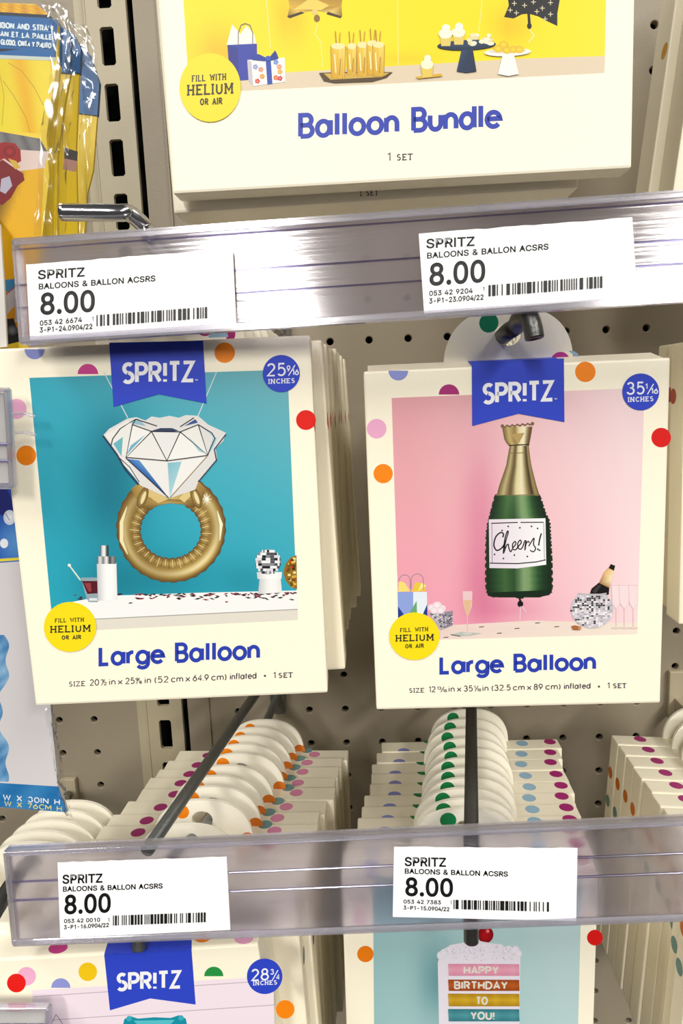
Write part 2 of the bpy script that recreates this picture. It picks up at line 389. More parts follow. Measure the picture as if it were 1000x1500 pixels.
GL = json.loads('''{"S":[447,[[202,-8,162,-2,128,9,98,26,74,48,56,74,44,103,38,137,104,137,117,96,130,80,166,59,212,50,263,53,286,60,323,84,335,100,343,119,346,139,337,172,313,195,277,212,184,239,138,256,101,277,74,303,57,335,52,372,56,405,67,434,85,460,109,481,138,498,171,509,208,515,247,515,283,509,316,498,344,481,367,461,385,436,396,408,401,378,337,378,330,406,313,428,289,445,259,455,225,459,178,452,141,432,120,402,116,385,116,366,121,348,131,334,161,312,196,298,312,264,350,244,382,215,395,198,408,152,407,122,400,92,386,64,366,39,339,19,306,4,268,-6]]],
"P":[445,[[60,0,60,509,258,508,298,501,332,487,360,468,381,444,397,415,406,383,409,348,406,313,397,280,381,251,360,227,332,207,298,193,258,187,109,186,109,242,248,243,275,247,297,256,315,269,328,284,343,325,343,371,328,411,315,426,297,439,275,447,248,451,125,452,125,0]]],
"R":[449,[[60,0,60,509,259,508,299,501,333,489,361,470,382,447,397,419,406,387,409,352,406,317,397,286,382,258,361,235,333,217,299,205,258,198,96,198,96,255,249,256,276,259,298,267,315,278,329,292,338,309,345,352,338,395,329,413,315,428,298,440,275,448,248,452,125,452,125,0],[353,0,230,229,303,229,428,0]]],
"I":[300,[[31,0,31,57,118,57,118,452,31,452,31,509,269,509,269,452,183,452,183,57,269,57,269,0]]],
"T":[449,[[32,452,32,509,417,509,417,452,257,452,257,0,193,0,193,452]]],
"Z":[438,[[42,0,42,46,341,476,348,454,40,452,40,509,397,509,397,462,148,100,97,33,90,54,189,57,399,57,399,0]]],
"B":[456,[[60,0,60,509,261,508,298,502,329,491,354,474,373,454,387,429,395,403,398,374,391,329,382,312,356,286,315,267,315,262,334,259,354,251,389,223,402,203,412,179,417,152,417,121,411,93,400,67,383,44,359,26,328,11,291,3,247,0],[125,57,267,58,304,65,330,80,346,100,354,123,355,147,351,166,330,200,315,213,296,223,273,229,125,231],[125,285,249,286,269,289,288,296,318,319,328,334,334,352,336,372,332,397,321,419,302,437,275,448,240,452,125,452]]],
"A":[480,[[16,0,201,509,276,509,463,0,395,0,274,341,232,478,245,478,198,326,85,0],[110,142,110,199,370,199,370,142]]],
"L":[393,[[60,0,60,509,125,509,125,57,361,57,361,0]]],
"O":[533,[[241,-6,171,13,131,39,97,73,70,115,51,166,41,223,41,285,51,343,70,393,97,436,131,470,171,495,217,510,267,516,317,510,363,495,403,470,437,436,464,393,482,343,492,285,492,223,482,166,464,115,437,73,403,39,363,13,317,-2],[285,54,318,61,349,76,377,98,399,127,416,163,427,205,430,254,427,303,416,346,399,382,377,411,349,433,318,447,285,455,249,455,215,447,184,433,157,411,135,381,117,345,107,303,103,254,107,205,117,163,135,127,157,98,184,76,215,61,249,54]]],
"N":[523,[[60,0,60,509,136,509,372,134,414,55,405,54,400,139,399,509,463,509,463,0,387,0,167,349,108,452,119,454,124,348,125,0]]],
"C":[510,[[242,-6,171,13,131,39,97,73,70,115,51,166,41,223,41,285,51,343,70,393,97,436,131,470,171,495,217,510,267,516,298,514,354,499,379,487,423,452,455,406,466,378,473,348,408,348,403,368,384,402,357,428,324,446,287,455,267,456,231,452,199,441,169,422,145,396,125,364,111,325,104,279,104,229,111,184,125,145,145,112,170,87,199,68,232,57,267,53,306,57,341,71,372,93,394,123,403,141,408,160,473,160,466,131,455,103,423,57,379,22,327,0,298,-5]]],
"&":[448,[[177,-6,142,0,110,12,84,29,63,50,47,75,37,103,34,133,36,158,53,199,85,235,241,356,255,375,262,398,256,431,245,445,231,455,194,461,168,453,149,437,138,413,138,384,149,356,196,294,438,0,364,0,105,313,83,354,75,398,78,424,85,447,97,468,114,485,134,499,158,508,185,513,215,513,242,508,266,499,286,485,302,469,314,449,321,428,324,404,318,370,302,339,278,312,154,217,116,183,105,166,99,149,99,112,105,95,127,67,143,57,162,50,205,47,251,59,292,86,310,105,336,151,344,179,349,224,408,224,401,157,382,110,360,78,333,47,311,28,285,13,256,2,226,-5]]],
".":[188,[[88,-4,75,0,54,20,50,48,54,62,75,82,88,86,103,86,116,82,128,73,136,62,140,34,136,20,128,9,116,0,103,-4]]],
"0":[453,[[205,-6,165,4,130,24,101,53,78,91,61,138,51,192,48,254,51,316,61,370,78,417,101,455,130,484,165,504,184,511,227,516,269,511,306,496,338,471,364,437,384,395,398,344,404,286,404,222,398,164,384,113,364,71,339,38,307,13,269,-2],[241,50,267,58,290,74,309,97,324,126,335,163,342,205,342,303,335,346,324,382,309,412,290,435,267,451,241,459,212,459,186,451,163,435,144,412,129,382,118,346,111,303,111,205,118,163,129,126,144,97,163,74,186,58,212,50]]],
"1":[453,[[76,0,76,55,391,55,391,0],[276,509,276,0,212,0,212,448,86,358,86,427,198,509]]],
"2":[453,[[64,0,64,47,265,263,296,301,314,335,320,371,318,392,312,410,302,426,289,439,255,456,212,459,191,455,172,447,156,436,144,422,129,384,127,362,66,362,69,397,79,428,95,456,117,478,143,496,174,509,207,515,243,515,276,509,306,497,332,479,352,458,368,432,378,403,381,372,375,328,354,284,313,230,153,60,153,57,389,57,389,0]]],
"3":[453,[[200,-6,165,-1,133,10,104,25,80,46,62,70,49,99,44,132,109,132,113,112,121,95,133,80,165,59,207,50,231,50,275,61,293,71,308,85,320,102,327,122,327,166,321,187,310,205,295,221,275,234,219,247,157,248,157,299,288,448,288,452,70,452,70,509,372,509,372,461,211,278,211,289,254,290,291,282,324,268,350,248,371,222,385,193,392,162,392,127,385,95,370,66,350,41,324,21,292,6,257,-4]]],
"4":[453,[[40,105,40,158,247,509,311,509,109,163,413,163,413,105],[282,0,282,318,343,318,343,0]]],
"5":[453,[[203,-6,170,0,140,11,114,28,92,48,75,73,64,100,60,130,122,130,133,96,157,70,173,60,211,50,233,50,256,55,276,64,294,78,308,95,319,115,326,137,328,162,319,210,293,248,275,262,254,272,208,277,167,268,149,261,128,246,67,253,96,509,366,509,366,452,151,452,136,301,168,321,208,332,256,332,305,315,326,302,361,266,374,243,389,192,391,163,387,126,377,91,359,61,337,35,309,15,276,1,240,-6]]],
"6":[453,[[208,-6,173,1,142,15,115,35,94,60,77,90,67,124,64,162,66,192,74,223,87,256,137,340,252,509,322,509,151,261,145,261,160,283,182,300,210,312,253,313,286,307,316,295,341,277,361,253,377,225,386,193,389,157,385,121,375,88,359,58,337,34,310,14,279,1,245,-6],[238,49,259,54,279,63,309,92,319,111,325,133,325,181,319,203,309,223,295,239,279,251,259,260,238,265,215,265,174,252,157,239,133,204,127,182,127,134,133,112,157,76,174,63,193,54,215,49]]],
"7":[453,[[97,0,323,452,62,452,62,509,391,509,391,449,165,0]]],
"8":[453,[[206,-6,169,0,136,11,107,28,84,50,66,75,55,104,52,135,54,160,60,184,84,225,120,254,153,267,125,278,102,296,85,321,74,349,70,380,74,410,83,437,99,462,120,482,146,498,176,509,209,515,244,515,277,509,306,498,332,482,353,462,369,437,378,410,382,380,378,349,367,321,350,296,327,278,300,267,332,254,368,225,382,206,399,160,401,135,397,104,387,75,369,50,346,28,317,11,284,0,246,-6],[264,53,285,60,317,84,328,100,337,139,334,160,327,180,316,197,283,223,262,231,239,235,214,235,190,231,169,223,136,197,125,180,118,160,115,139,124,100,135,84,167,60,189,53],[257,293,289,310,302,323,317,356,317,395,312,412,303,427,290,440,257,456,215,459,195,456,162,440,140,412,133,376,140,339,162,310,196,293]]],
"9":[453,[[245,515,279,508,310,494,337,474,359,449,375,419,386,384,389,347,386,317,378,286,365,253,315,168,200,0,130,0,301,248,307,248,292,226,270,208,242,197,200,195,167,202,137,214,112,232,91,255,76,283,67,316,64,352,67,388,77,421,94,450,116,475,143,494,174,508,208,515],[215,460,193,455,174,446,157,433,144,417,127,375,127,327,144,286,157,270,174,257,193,248,215,244,238,244,259,248,279,257,309,286,319,305,325,327,325,375,319,397,309,417,279,446,259,455,238,460]]],
"-":[453,[[337,244,337,188,114,188,114,244]]],
"/":[249,[[235,533,71,-76,14,-76,178,533]]]}''')
CAPH = 509
GL['I'] = [190, [[62, 0, 62, 509, 124, 509, 124, 0]]]; GL['1'][1] = [[130, 420, 200, 440, 255, 509, 305, 509, 305, 0, 243, 0, 243, 400, 130, 375]]

# ------------------------------------------------------------------ the setting: pegboard bay and slotted upright
def peg_panel(name, x0, x1, z0, z1, hx, hz, first=None, last=None):
    """sheet with real round holes on a one inch grid"""
    V, F = [], []; n = 14; r = 0.112; T = 0.18
    def cell(a, b, c, d, hole):
        k = len(V)
        if not hole:
            V.extend([(a, 0, c), (b, 0, c), (b, 0, d), (a, 0, d)]); F.append((k, k + 1, k + 2, k + 3)); return
        cx, cz = hole; sq = []
        for i in range(n):
            t = 2 * math.pi * (i + .5) / n; dx, dz = math.cos(t), math.sin(t)
            k1 = min(((b - cx) if dx > 0 else (a - cx)) / dx if abs(dx) > 1e-6 else 1e9, ((d - cz) if dz > 0 else (c - cz)) / dz if abs(dz) > 1e-6 else 1e9)
            V.append((cx + dx * k1, 0, cz + dz * k1)); V.append((cx + dx * r, 0, cz + dz * r)); V.append((cx + dx * (r - .02), 0.02, cz + dz * (r - .02))); V.append((cx + dx * (r - .02), T, cz + dz * (r - .02)))
        for i in range(n):
            a1, b1 = k + 4 * i, k + 4 * ((i + 1) % n)
            F.extend([(a1, b1, b1 + 1, a1 + 1), (a1 + 1, b1 + 1, b1 + 2, a1 + 2), (a1 + 2, b1 + 2, b1 + 3, a1 + 3)])
            # corner fill between the square and the fan
        for X, Z in ((a, c), (b, c), (b, d), (a, d)):
            ang = math.atan2(Z - cz, X - cx); best = int((ang / (2 * math.pi) * n - .5) // 1) % n
            j = (best + 1) % n; m = len(V); V.append((X, 0, Z)); F.append((k + 4 * best, m, k + 4 * j))
    xs = sorted({x0, x1} | {hx + i + .5 for i in range(-40, 40) if x0 < hx + i + .5 < x1})
    zs = sorted({z0, z1} | {hz + i + .5 for i in range(-40, 40) if z0 < hz + i + .5 < z1})
    for a, b in zip(xs, xs[1:]):
        for c, d in zip(zs, zs[1:]):
            cx = hx + round((a + b) / 2 - hx); cz = hz + round((c + d) / 2 - hz)
            ok = a + .13 < cx < b - .13 and c + .13 < cz < d - .13 and (first is None or cx > first) and (last is None or cx < last)
            cell(a, b, c, d, (cx, cz) if ok else None)
    return tag(mesh_obj(name, V, F, M_PEG), 'taupe painted pegboard back panel with rows of round holes', kind='structure')
peg_panel('wall_back', -4.42, 12.5, -15, 25, 0, 0, first=-3.5)
peg_panel('wall_left', -13, -5.86, -15, 25, -0.11, -0.13, last=-6.6)
o = mesh_obj('wall_back_shade', *box(-13, 12.5, 0.9, 1.0, -15, 25), M_SHADE); tag(o, 'black sheet behind the pegboard, standing in for the shade in its holes', kind='structure')  # solid backing sheet, its black paints the shade seen through holes and slots
# upright: recessed groove, slotted face, dark shadow gap
lo = [[(-5.56, -15), (-4.56, -15), (-4.56, 25), (-5.56, 25)]]
for k in range(-9, 8 + 14):
    z = 15.2 - 1.27 * (14 - k)
    if z < -14.4 or z > 24.4: continue
    a, b, h, rr = -5.24, -4.90, 0.43, 0.05
    lo.append([(a + rr, z - h), (b - rr, z - h), (b, z - h + rr), (b, z + h - rr), (b - rr, z + h), (a + rr, z + h), (a, z + h - rr), (a, z - h + rr)])
o = mesh_obj('trim_1', *extrude(lo, -0.10, 0.04), M_UP); tag(o, 'painted steel upright with a column of tall mounting slots', kind='structure')
o = mesh_obj('trim_2', *box(-5.86, -5.56, 0.0, 0.1, -15, 25), M_UP); tag(o, 'narrow recessed strip left of the slotted upright', kind='structure')
o = mesh_obj('trim_3', *box(-5.60, -5.55, -0.12, 0.0, -15, 25, .015), M_UP); tag(o, 'folded edge of the slotted upright', kind='structure')
o = mesh_obj('trim_4', *box(-3.86, -3.80, -0.05, 0.0, -15, 25, .015), M_PEG); tag(o, 'faint pressed fold in the pegboard beside the upright', kind='structure')

# ------------------------------------------------------------------ balloon boxes
R_DOT = 0.135
C_ = dict(lav=(148, 156, 222), mag=(176, 42, 120), pink=(248, 180, 214), org=(255, 140, 12), red=(228, 24, 20), grn=(22, 135, 75), blu=(160, 198, 222), teal=(120, 160, 158), yel=(250, 205, 20), pnk2=(236, 150, 185))
BLUE = (48, 72, 205); TXT = (45, 50, 70); TBLUE = (44, 66, 180); STICK = (252, 228, 22)
def tab_loops(wd=1.8, h=0.8, hole=True):
    out = []
    n = 26
    for i in range(n + 1):
        a = math.pi * i / n; c, s_ = math.cos(a), math.sin(a)
        out.append((wd / 2 * math.copysign(abs(c) ** .8, c), h * max(s_, 0) ** .85))
    out = [(wd / 2, -0.05)] + out + [(-wd / 2, -0.05)]
    loops = [out]
    if hole:
        loops.append([(0.19 * math.cos(2 * math.pi * i / 16), 0.43 + 0.16 * math.sin(2 * math.pi * i / 16)) for i in range(16)][::-1])
    return loops
def balloon_box(label, M, W=4.1, H=4.9, T=0.58, group=None, tabdots=(), topdots=(), rightdots=(), leftdots=(), tab=True, tabx=0.0, cat='box'):
    """M: frame at the middle of the bottom front edge"""
    t = thing('balloon_box', label, cat, M, group)
    mesh_obj('carton', *box(-W / 2, W / 2, 0, T, 0, H, .035), M_CARD, t, smooth=False)
    if tab:
        lp = [[(x + tabx, z + H) for x, z in l] for l in tab_loops()]
        mesh_obj('hang_tab', *join(extrude(lp, T - 0.07, T - 0.045), extrude(lp, T - 0.03, T - 0.002)), M_TAB, t)
    def dots(lst, o, u, v, name, flip=True):
        for x, y, c, clip in lst:
            p = Print(t, M, o, u, v, px=False)
            if flip and p.n.dot(Vector((0, 0, 0)) + Vector(o) - Vector((0, T / 2, H / 2))) < 0: p.n = -p.n
            a0, a1 = clip if clip else (0, 360)
            p.disc(x, y, R_DOT, c, a0=a0, a1=a1, n=18)
            p.out(name)
    dots(tabdots, (tabx, T - 0.07, H), (1, 0, 0), (0, 0, 1), 'tab_dot', False)
    dots(topdots, (0, 0, H), (1, 0, 0), (0, 1, 0), 'polka_dot')
    dots(rightdots, (W / 2, 0, H), (0, 1, 0), (0, 0, 1), 'polka_dot')
    dots(leftdots, (-W / 2, 0, H), (0, 1, 0), (0, 0, 1), 'polka_dot')
    return t
def copy_thing(src, M, label, group=None):
    r = src.copy(); col.objects.link(r); r.matrix_world = scaled(M); r['label'] = label
    if group: r['group'] = group
    for ch in list(src.children):
        c = ch.copy(); col.objects.link(c); c.parent = r; c.matrix_parent_inverse = Matrix(); c.matrix_basis = ch.matrix_basis.copy()
        for g in ch.children:
            d = g.copy(); col.objects.link(d); d.parent = c
    return r

def sticker(P, cx, cy, rx, ry, rows):
    P.disc(cx, cy, rx, STICK, ry, n=40)
    st = P.out('helium_sticker', 'round yellow helium sticker')
    for t, p0, p1, cap, wt in rows: P.text(t, p0, p1, cap, wt, (40, 38, 40), slab=True)
    P.out('lettering', None, st)
def badge(P, cx, cy, r, rows):
    P.disc(cx, cy, r, BLUE, n=40); b = P.out('size_badge', 'round blue size badge')
    for t, p0, p1, cap, wt, sl in rows: P.text(t, p0, p1, cap, wt, (250, 250, 255), slab=sl)
    P.out('lettering', None, b)
def lerp(a, b, t): t = max(0, min(1, t)); return tuple(x + (y - x) * t for x, y in zip(a, b))
def gauss(x, y, cx, cy, sx, sy): return math.exp(-(((x - cx) / sx) ** 2 + ((y - cy) / sy) ** 2))
def rdot(P, x, y, r, c, a0=0, a1=360, ry=None, rot=0):
    P.disc(x, y, r, c, ry, a0, a1, rot); P.out('polka_dot')

# ---- left front box: ring balloon ---------------------------------------------------------------
BL, BR, TL, TR = un(52, 1034, -9.62), un(480, 1015, -9.45), un(-3, 511, -9.62), un(464, 497, -9.45)
W1 = (BR - BL).length; H1 = (TL - BL).length
MF = frame(BL, BR, TL); M1 = MF @ Matrix.Translation((W1 / 2, 0, 0))
ring_box = balloon_box('cream balloon box picturing a gold diamond ring balloon on teal', M1, W1, H1,
    tabdots=[(0.62, 0.22, C_['mag'], None), (0.80, 0.06, C_['blu'], (0, 180))], topdots=[(1.33, .3, C_['pink'], None)], rightdots=[(.12, -1.15, C_['red'], None)])
P = Print(ring_box, M1)
rdot(P, 50.7, 511.5, 14.8, C_['lav'], 0, 180)
rdot(P, 128.7, 548, 15, (206, 60, 142), 180, 360)
rdot(P, 24.2, 599, 14.8, C_['pink']); rdot(P, 38.5, 667.2, 14.6, C_['org']); rdot(P, 329, 516.7, 15, C_['org']); rdot(P, 448, 615.3, 14.6, (235, 28, 16))
def teal(i, j):
    x, y = 43 + 390 * i, 550 + 370 * j
    c = lerp((52, 168, 190), (122, 188, 198), (i * .9 - j * .55) * 1.1)
    c = lerp(c, (34, 172, 196), j * .7)
    s = 0.75 * gauss(x, y, 150, 720, 55, 90) + .45 * gauss(x, y, 215, 850, 90, 40) + .3 * gauss(x, y, 355, 860, 40, 30) + .35 * gauss(x, y, 130, 860, 50, 40) + .3 * gauss(x, y, 170, 640, 45, 50)
    return lerp(c, (16, 108, 128), min(s, .85))
P.quad((43, 553.5), (421, 541.5), (436, 908), (78, 926), teal, 26, 26)
for a, b in (((152, 545), (187, 612)), ((317, 545), (290, 609))): P.line([a, b], 1.2, (225, 235, 235))
P.poly([(84, 886), (150, 873), (300, 868), (435, 865), (436, 893), (140, 907), (90, 909)], (250, 250, 248))
P.poly([(90, 909), (140, 907), (436, 893), (436, 908), (78, 926)], (232, 226, 212))
P.line([(138, 907), (436, 892.5)], 1.2, (160, 155, 148))
rnd = random.Random(5)
P.cycle()
for k in range(120):
    x = rnd.uniform(108, 433); y = 872 - (x - 108) * .012 + rnd.uniform(-1, 14) * (rnd.random() ** 1.3); a = rnd.uniform(-.6, .6); l = rnd.uniform(2.5, 6)
    dx, dy = l * math.cos(a), l * math.sin(a) * .5
    P.poly([(x - dx, y - dy), (x, y - 1.3), (x + dx, y + dy), (x, y + 1.3)], rnd.choice([(60, 18, 28), (110, 30, 40), (40, 30, 40), (150, 60, 70), (90, 90, 95)]))
P.end()
# cocktail glass, shaker, stick
P.line([(101.5, 828), (118, 850)], 2, (230, 235, 220)); P.disc(101.5, 828, 2.3, (245, 248, 240))
P.poly([(118.6, 846), (149.8, 846), (146, 874), (143, 882), (130, 882), (126, 874)], (150, 170, 178))
P.poly([(120, 851), (148, 851), (144, 869), (128, 870)], (88, 22, 34)); P.poly([(123, 854), (133, 854), (134, 866), (130, 867)], (150, 60, 66)); P.poly([(131, 876), (142, 876), (143, 880), (130, 880)], (228, 232, 235))
def cyl(c0, c1):
    return lambda i, j: lerp(lerp(c0, c1, min(1, i * 2.4)), c0, max(0, (i - .75) * 1.4))
P.quad((141.7, 825), (170.5, 825), (172, 878), (143.5, 880), cyl((205, 205, 208), (255, 255, 253)), 6, 1)
P.quad((142, 815), (169.5, 815), (169.5, 826), (142, 826), lambda i, j: [(60, 60, 62), (230, 230, 232), (120, 120, 122), (245, 245, 245), (50, 50, 52), (150, 150, 150), (90, 90, 90)][int(i * 6 + .01)], 6, 1)
P.quad((147, 799), (159, 799), (159, 815), (147, 815), lambda i, j: [(50, 50, 52), (225, 225, 228), (250, 250, 250), (90, 90, 92), (40, 40, 42)][int(i * 4 + .01)], 4, 1)
# disco balls on plinth
P.quad((376, 838), (413, 838), (412, 848), (377, 848), cyl((215, 215, 214), (255, 255, 252)), 6, 1)
P.quad((380, 848), (411, 848), (413, 868), (378, 870), cyl((205, 206, 206), (250, 250, 247)), 6, 1)
P.disc(392.5, 823, 18.3, (170, 172, 176))
P.cycle()
for r_ in range(-4, 5):
    y = 823 + r_ * 3.9; hw = math.sqrt(max(0, 18 ** 2 - (r_ * 3.9) ** 2))
    for k in range(-4, 5):
        a = k * .38; x = 392.5 + hw * math.sin(a * .98); ww = max(.8, hw * .19 * math.cos(a * .9))
        P.poly([(x - ww, y - 1.8), (x + ww, y - 1.8), (x + ww, y + 1.8), (x - ww, y + 1.8)], rnd.choice([(250, 250, 250), (25, 25, 28), (140, 140, 145), (225, 225, 230), (80, 80, 85), (245, 245, 248)]))
P.end()
P.poly([(434, 813), (425, 817), (418, 826), (415, 838), (418, 850), (426, 860), (435, 863)], (150, 110, 30))
P.cycle()
for k in range(34):
    y = rnd.uniform(818, 860); x = rnd.uniform(418 + abs(y - 838) * .45, 432)
    P.poly([(x - 2, y - 1.6), (x + 2, y - 1.6), (x + 2, y + 1.6), (x - 2, y + 1.6)], rnd.choice([(230, 190, 60), (60, 40, 15), (250, 230, 150), (110, 80, 20), (190, 60, 30)]))
P.end()
# ring band: torus of gold foil
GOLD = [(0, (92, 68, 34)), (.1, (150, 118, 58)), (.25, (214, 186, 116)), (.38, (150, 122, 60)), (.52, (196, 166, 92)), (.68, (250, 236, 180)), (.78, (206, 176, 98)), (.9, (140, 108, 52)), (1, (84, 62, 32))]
def ramp(R, t):
    for (a, c), (b, d) in zip(R, R[1:]):
        if t <= b: return lerp(c, d, (t - a) / (b - a))
    return R[-1][1]
def ring_pt(i, j):
    a = math.radians(-62 + 304 * i); bump = .8 * math.sin(a * 30) if j > .98 or j < .02 else 0
    ox, oy = 250.5 + (80 + bump) * math.cos(a), 773 + (80 + bump) * math.sin(a)
    ix, iy = 250 + (44 - bump) * math.cos(a), 777 + (40.5 - bump) * math.sin(a)
    return (ix + (ox - ix) * j, iy + (oy - iy) * j)
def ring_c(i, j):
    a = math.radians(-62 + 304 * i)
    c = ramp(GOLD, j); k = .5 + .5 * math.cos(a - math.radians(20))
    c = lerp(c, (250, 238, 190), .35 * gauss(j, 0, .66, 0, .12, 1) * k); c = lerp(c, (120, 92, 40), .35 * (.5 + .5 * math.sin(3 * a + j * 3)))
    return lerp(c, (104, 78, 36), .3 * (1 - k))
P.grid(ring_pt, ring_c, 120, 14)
P.cycle()
for k in range(46):
    a = math.radians(-40 + 260 * k / 45); r0, r1 = (.06, .33 + .06 * (k % 3))
    q = [ring_pt((math.degrees(a) + 62) / 304, r) for r in (r0, r1)]
    P.line(q, .9, (112, 84, 40) if k % 2 else (236, 214, 150))
P.end()
# gold shoulders under the diamond
P.poly([(192, 716), (205, 706), (248, 731), (290, 704), (302, 716), (296, 734), (283, 744), (268, 739), (250, 737), (232, 740), (217, 748), (205, 740), (198, 728)],
       [(150, 116, 56), (190, 158, 88), (214, 186, 110), (178, 146, 76), (150, 116, 56), (120, 90, 44), (96, 70, 34), (150, 120, 62), (190, 160, 90), (150, 120, 60), (96, 70, 34), (140, 110, 52), (160, 128, 62)])
P.poly([(208, 708), (246, 731), (232, 737), (216, 726)], (222, 196, 128)); P.poly([(286, 706), (262, 730), (270, 736), (284, 722)], (228, 204, 138))
for cx, cy, rt in ((209, 729, 20), (287, 729, -20)):
    P.disc(cx, cy, 7, (196, 168, 96), 17, rot=rt, n=20, c2=(110, 82, 38)); P.disc(cx + 1, cy, 2.6, (240, 222, 170), 10, rot=rt, n=14)
for k in range(8): P.line([(303 + 7 * math.cos(k * .785), 731 + 9 * math.sin(k * .785)), (303, 731)], 1.6, (255, 253, 240), taper=lambda t: .2 + t)
# highlights on the band
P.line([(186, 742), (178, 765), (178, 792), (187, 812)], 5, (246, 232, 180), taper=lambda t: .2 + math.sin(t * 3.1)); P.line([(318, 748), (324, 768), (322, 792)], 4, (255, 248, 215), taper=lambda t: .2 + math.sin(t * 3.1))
# diamond
D = (240, 238, 232); LN = (38, 40, 48)
P.poly([(151, 638), (160, 628), (187, 613), (200, 611), (213, 616), (222, 610), (234, 612), (248, 609), (262, 612), (272, 608), (290, 609), (305, 622), (331, 634), (327, 646), (316, 657), (318, 672), (309, 682), (290, 707), (286, 717), (248, 730), (206, 711), (190, 690), (176, 676), (171, 665), (163, 652)], (228, 226, 222))
P.poly([(154, 637), (187, 616), (194, 622), (184, 669), (176, 664)], D); P.poly([(194, 622), (222, 632), (184.6, 670)], (246, 244, 240)); P.poly([(184.6, 670), (222, 632), (244.5, 675)], D)
P.poly([(222, 632), (264, 632.6), (244.5, 675)], (238, 237, 234)); P.poly([(264, 632.6), (304, 667), (244.5, 675)], (246, 245, 240)); P.poly([(264, 632.6), (290.4, 622), (304, 667)], D)
P.poly([(204, 674), (245, 677), (248, 729)], (240, 239, 235)); P.poly([(245.6, 677.5), (303, 669), (248.6, 729)], (244, 242, 238))
P.poly([(245.6, 678), (266, 676), (249, 729)], [(132, 190, 206), (150, 205, 216), (178, 216, 224)])
P.poly([(185, 672), (204, 674), (246, 728)], [(46, 100, 180), (96, 158, 216), (24, 60, 130)]); P.poly([(171, 668), (184, 671), (206, 704), (196, 698)], (236, 234, 230))
P.poly([(166, 650), (180, 640), (178, 668)], (108, 184, 196)); P.poly([(276, 640), (301, 664), (291, 661)], (168, 208, 220)); P.poly([(184, 668), (213, 637), (192, 652)], (120, 182, 206))
P.poly([(296, 625), (312, 640), (305, 664), (311, 658), (318, 642)], (176, 212, 222)); P.poly([(222, 631), (235, 627), (252, 627), (262, 631), (244, 633)], (50, 62, 96))
P.poly([(190, 618), (202, 613), (214, 624), (197, 621)], (150, 190, 205)); P.poly([(270, 624), (286, 614), (290, 619)], (60, 84, 150))
for l in ([(194, 622), (222, 632), (264, 632.6), (290.4, 622)], [(184.6, 670), (244.5, 675), (304.4, 667)], [(194, 622), (184.6, 670), (222, 632), (244.5, 675), (264, 632.6), (304.4, 667), (290.4, 622)],
          [(163, 652), (165, 643), (176, 628), (199, 614), (194, 622)], [(290.4, 622), (310, 634), (315, 642), (309, 655), (304, 667)], [(184.6, 671), (247, 729)], [(199, 614), (230, 624)], [(264, 625), (284, 612)]):
    P.line(l, 1.5, LN)
P.line([(304.4, 667), (249, 729)], 1.2, (150, 120, 60)); P.line([(151, 638), (171, 665), (184, 688), (203, 710)], 2.4, (40, 50, 86)); P.line([(331, 636), (314, 658), (317, 674), (290, 706)], 1.8, (60, 66, 84))
P.line([(172, 668), (190, 684), (204, 706)], 1.2, (60, 60, 70))
P.out('product_picture', 'printed picture of a gold ring balloon on teal')
P.poly([(160, 502), (297.4, 499), (302.6, 591), (232.7, 577.5), (166.5, 596)], BLUE)
bn = P.out('brand_banner', 'blue swallowtail banner')
P.text('SPR!TZ', (181, 560), (283, 557.2), 26.5, 5.6, (252, 252, 255), gap=.24); P.text('TM', (286, 557.5), (289.5, 557.4), 1.8, .6, (230, 230, 250)); P.out('lettering', 'white brand lettering', bn)
badge(P, 411.9, 547.2, 27.2, [('25', (392, 550.4), (417, 549.6), 17, 2.5, False), ('9', (420.5, 544), (424.5, 543.8), 8, 1.5, False), ('/', (422.5, 549.6), (432, 549), 13.5, 1.5, False), ('16', (428.5, 549), (437, 548.6), 7.5, 1.7, False), ('INCHES', (394, 561.8), (431, 560.4), 6, 1.3, True)])
sticker(P, 103, 918, 38.3, 36.6, [('FILL WITH', (81.5, 911.3), (122.5, 909.6), 5, 1.15), ('HELIUM', (75.5, 925.8), (131.5, 923.9), 8.6, 1.7), ('OR AIR', (91.5, 935.9), (118.5, 934.8), 5, 1.15)])
P.layer = 2; P.text('Large Balloon', (147, 973.5), (378, 963.3), 24.5, 5.6, TBLUE, gap=.23); P.out('title_lettering', 'blue product title')
P.text('SIZE', (101.5, 1005.3), (123.5, 1004.4), 6.4, 1.2, TXT, slab=True)
for t, x0, x1 in (('20', 132, 144.5), ('in', 160, 168.5), ('x', 173, 179), ('25', 184, 196.5), ('in', 212, 220.5), ('(52', 227, 246), ('cm', 251, 267.5), ('x', 272, 278), ('64.9', 283, 305), ('cm)', 310, 331), ('inflated', 337, 375)):
    yb = lambda x: 1004 - (x - 131) * .0445
    P.text(t, (x0, yb(x0)), (x1, yb(x1)), 8.3, 1.25, TXT)
for t, x0, dy in (('1', 147.5, 4), ('2', 152.5, 0), ('9', 199, 4), ('16', 204, 0)): P.text(t, (x0, yb(x0) - dy), (x0 + 3.4, yb(x0) - dy), 4.2, .9, TXT)
for x0 in (148.5, 199.5): P.text('/', (x0, yb(x0)), (x0 + 5, yb(x0)), 8, .9, TXT)
P.disc(388, 989.6, 1.5, TXT); P.text('1', (401, 992.6), (403, 992.5), 8, 1.2, TXT); P.text('SET', (408.5, 992.3), (427.5, 991.3), 6.4, 1.2, TXT, slab=True); P.out('size_lettering', 'small dark size text')

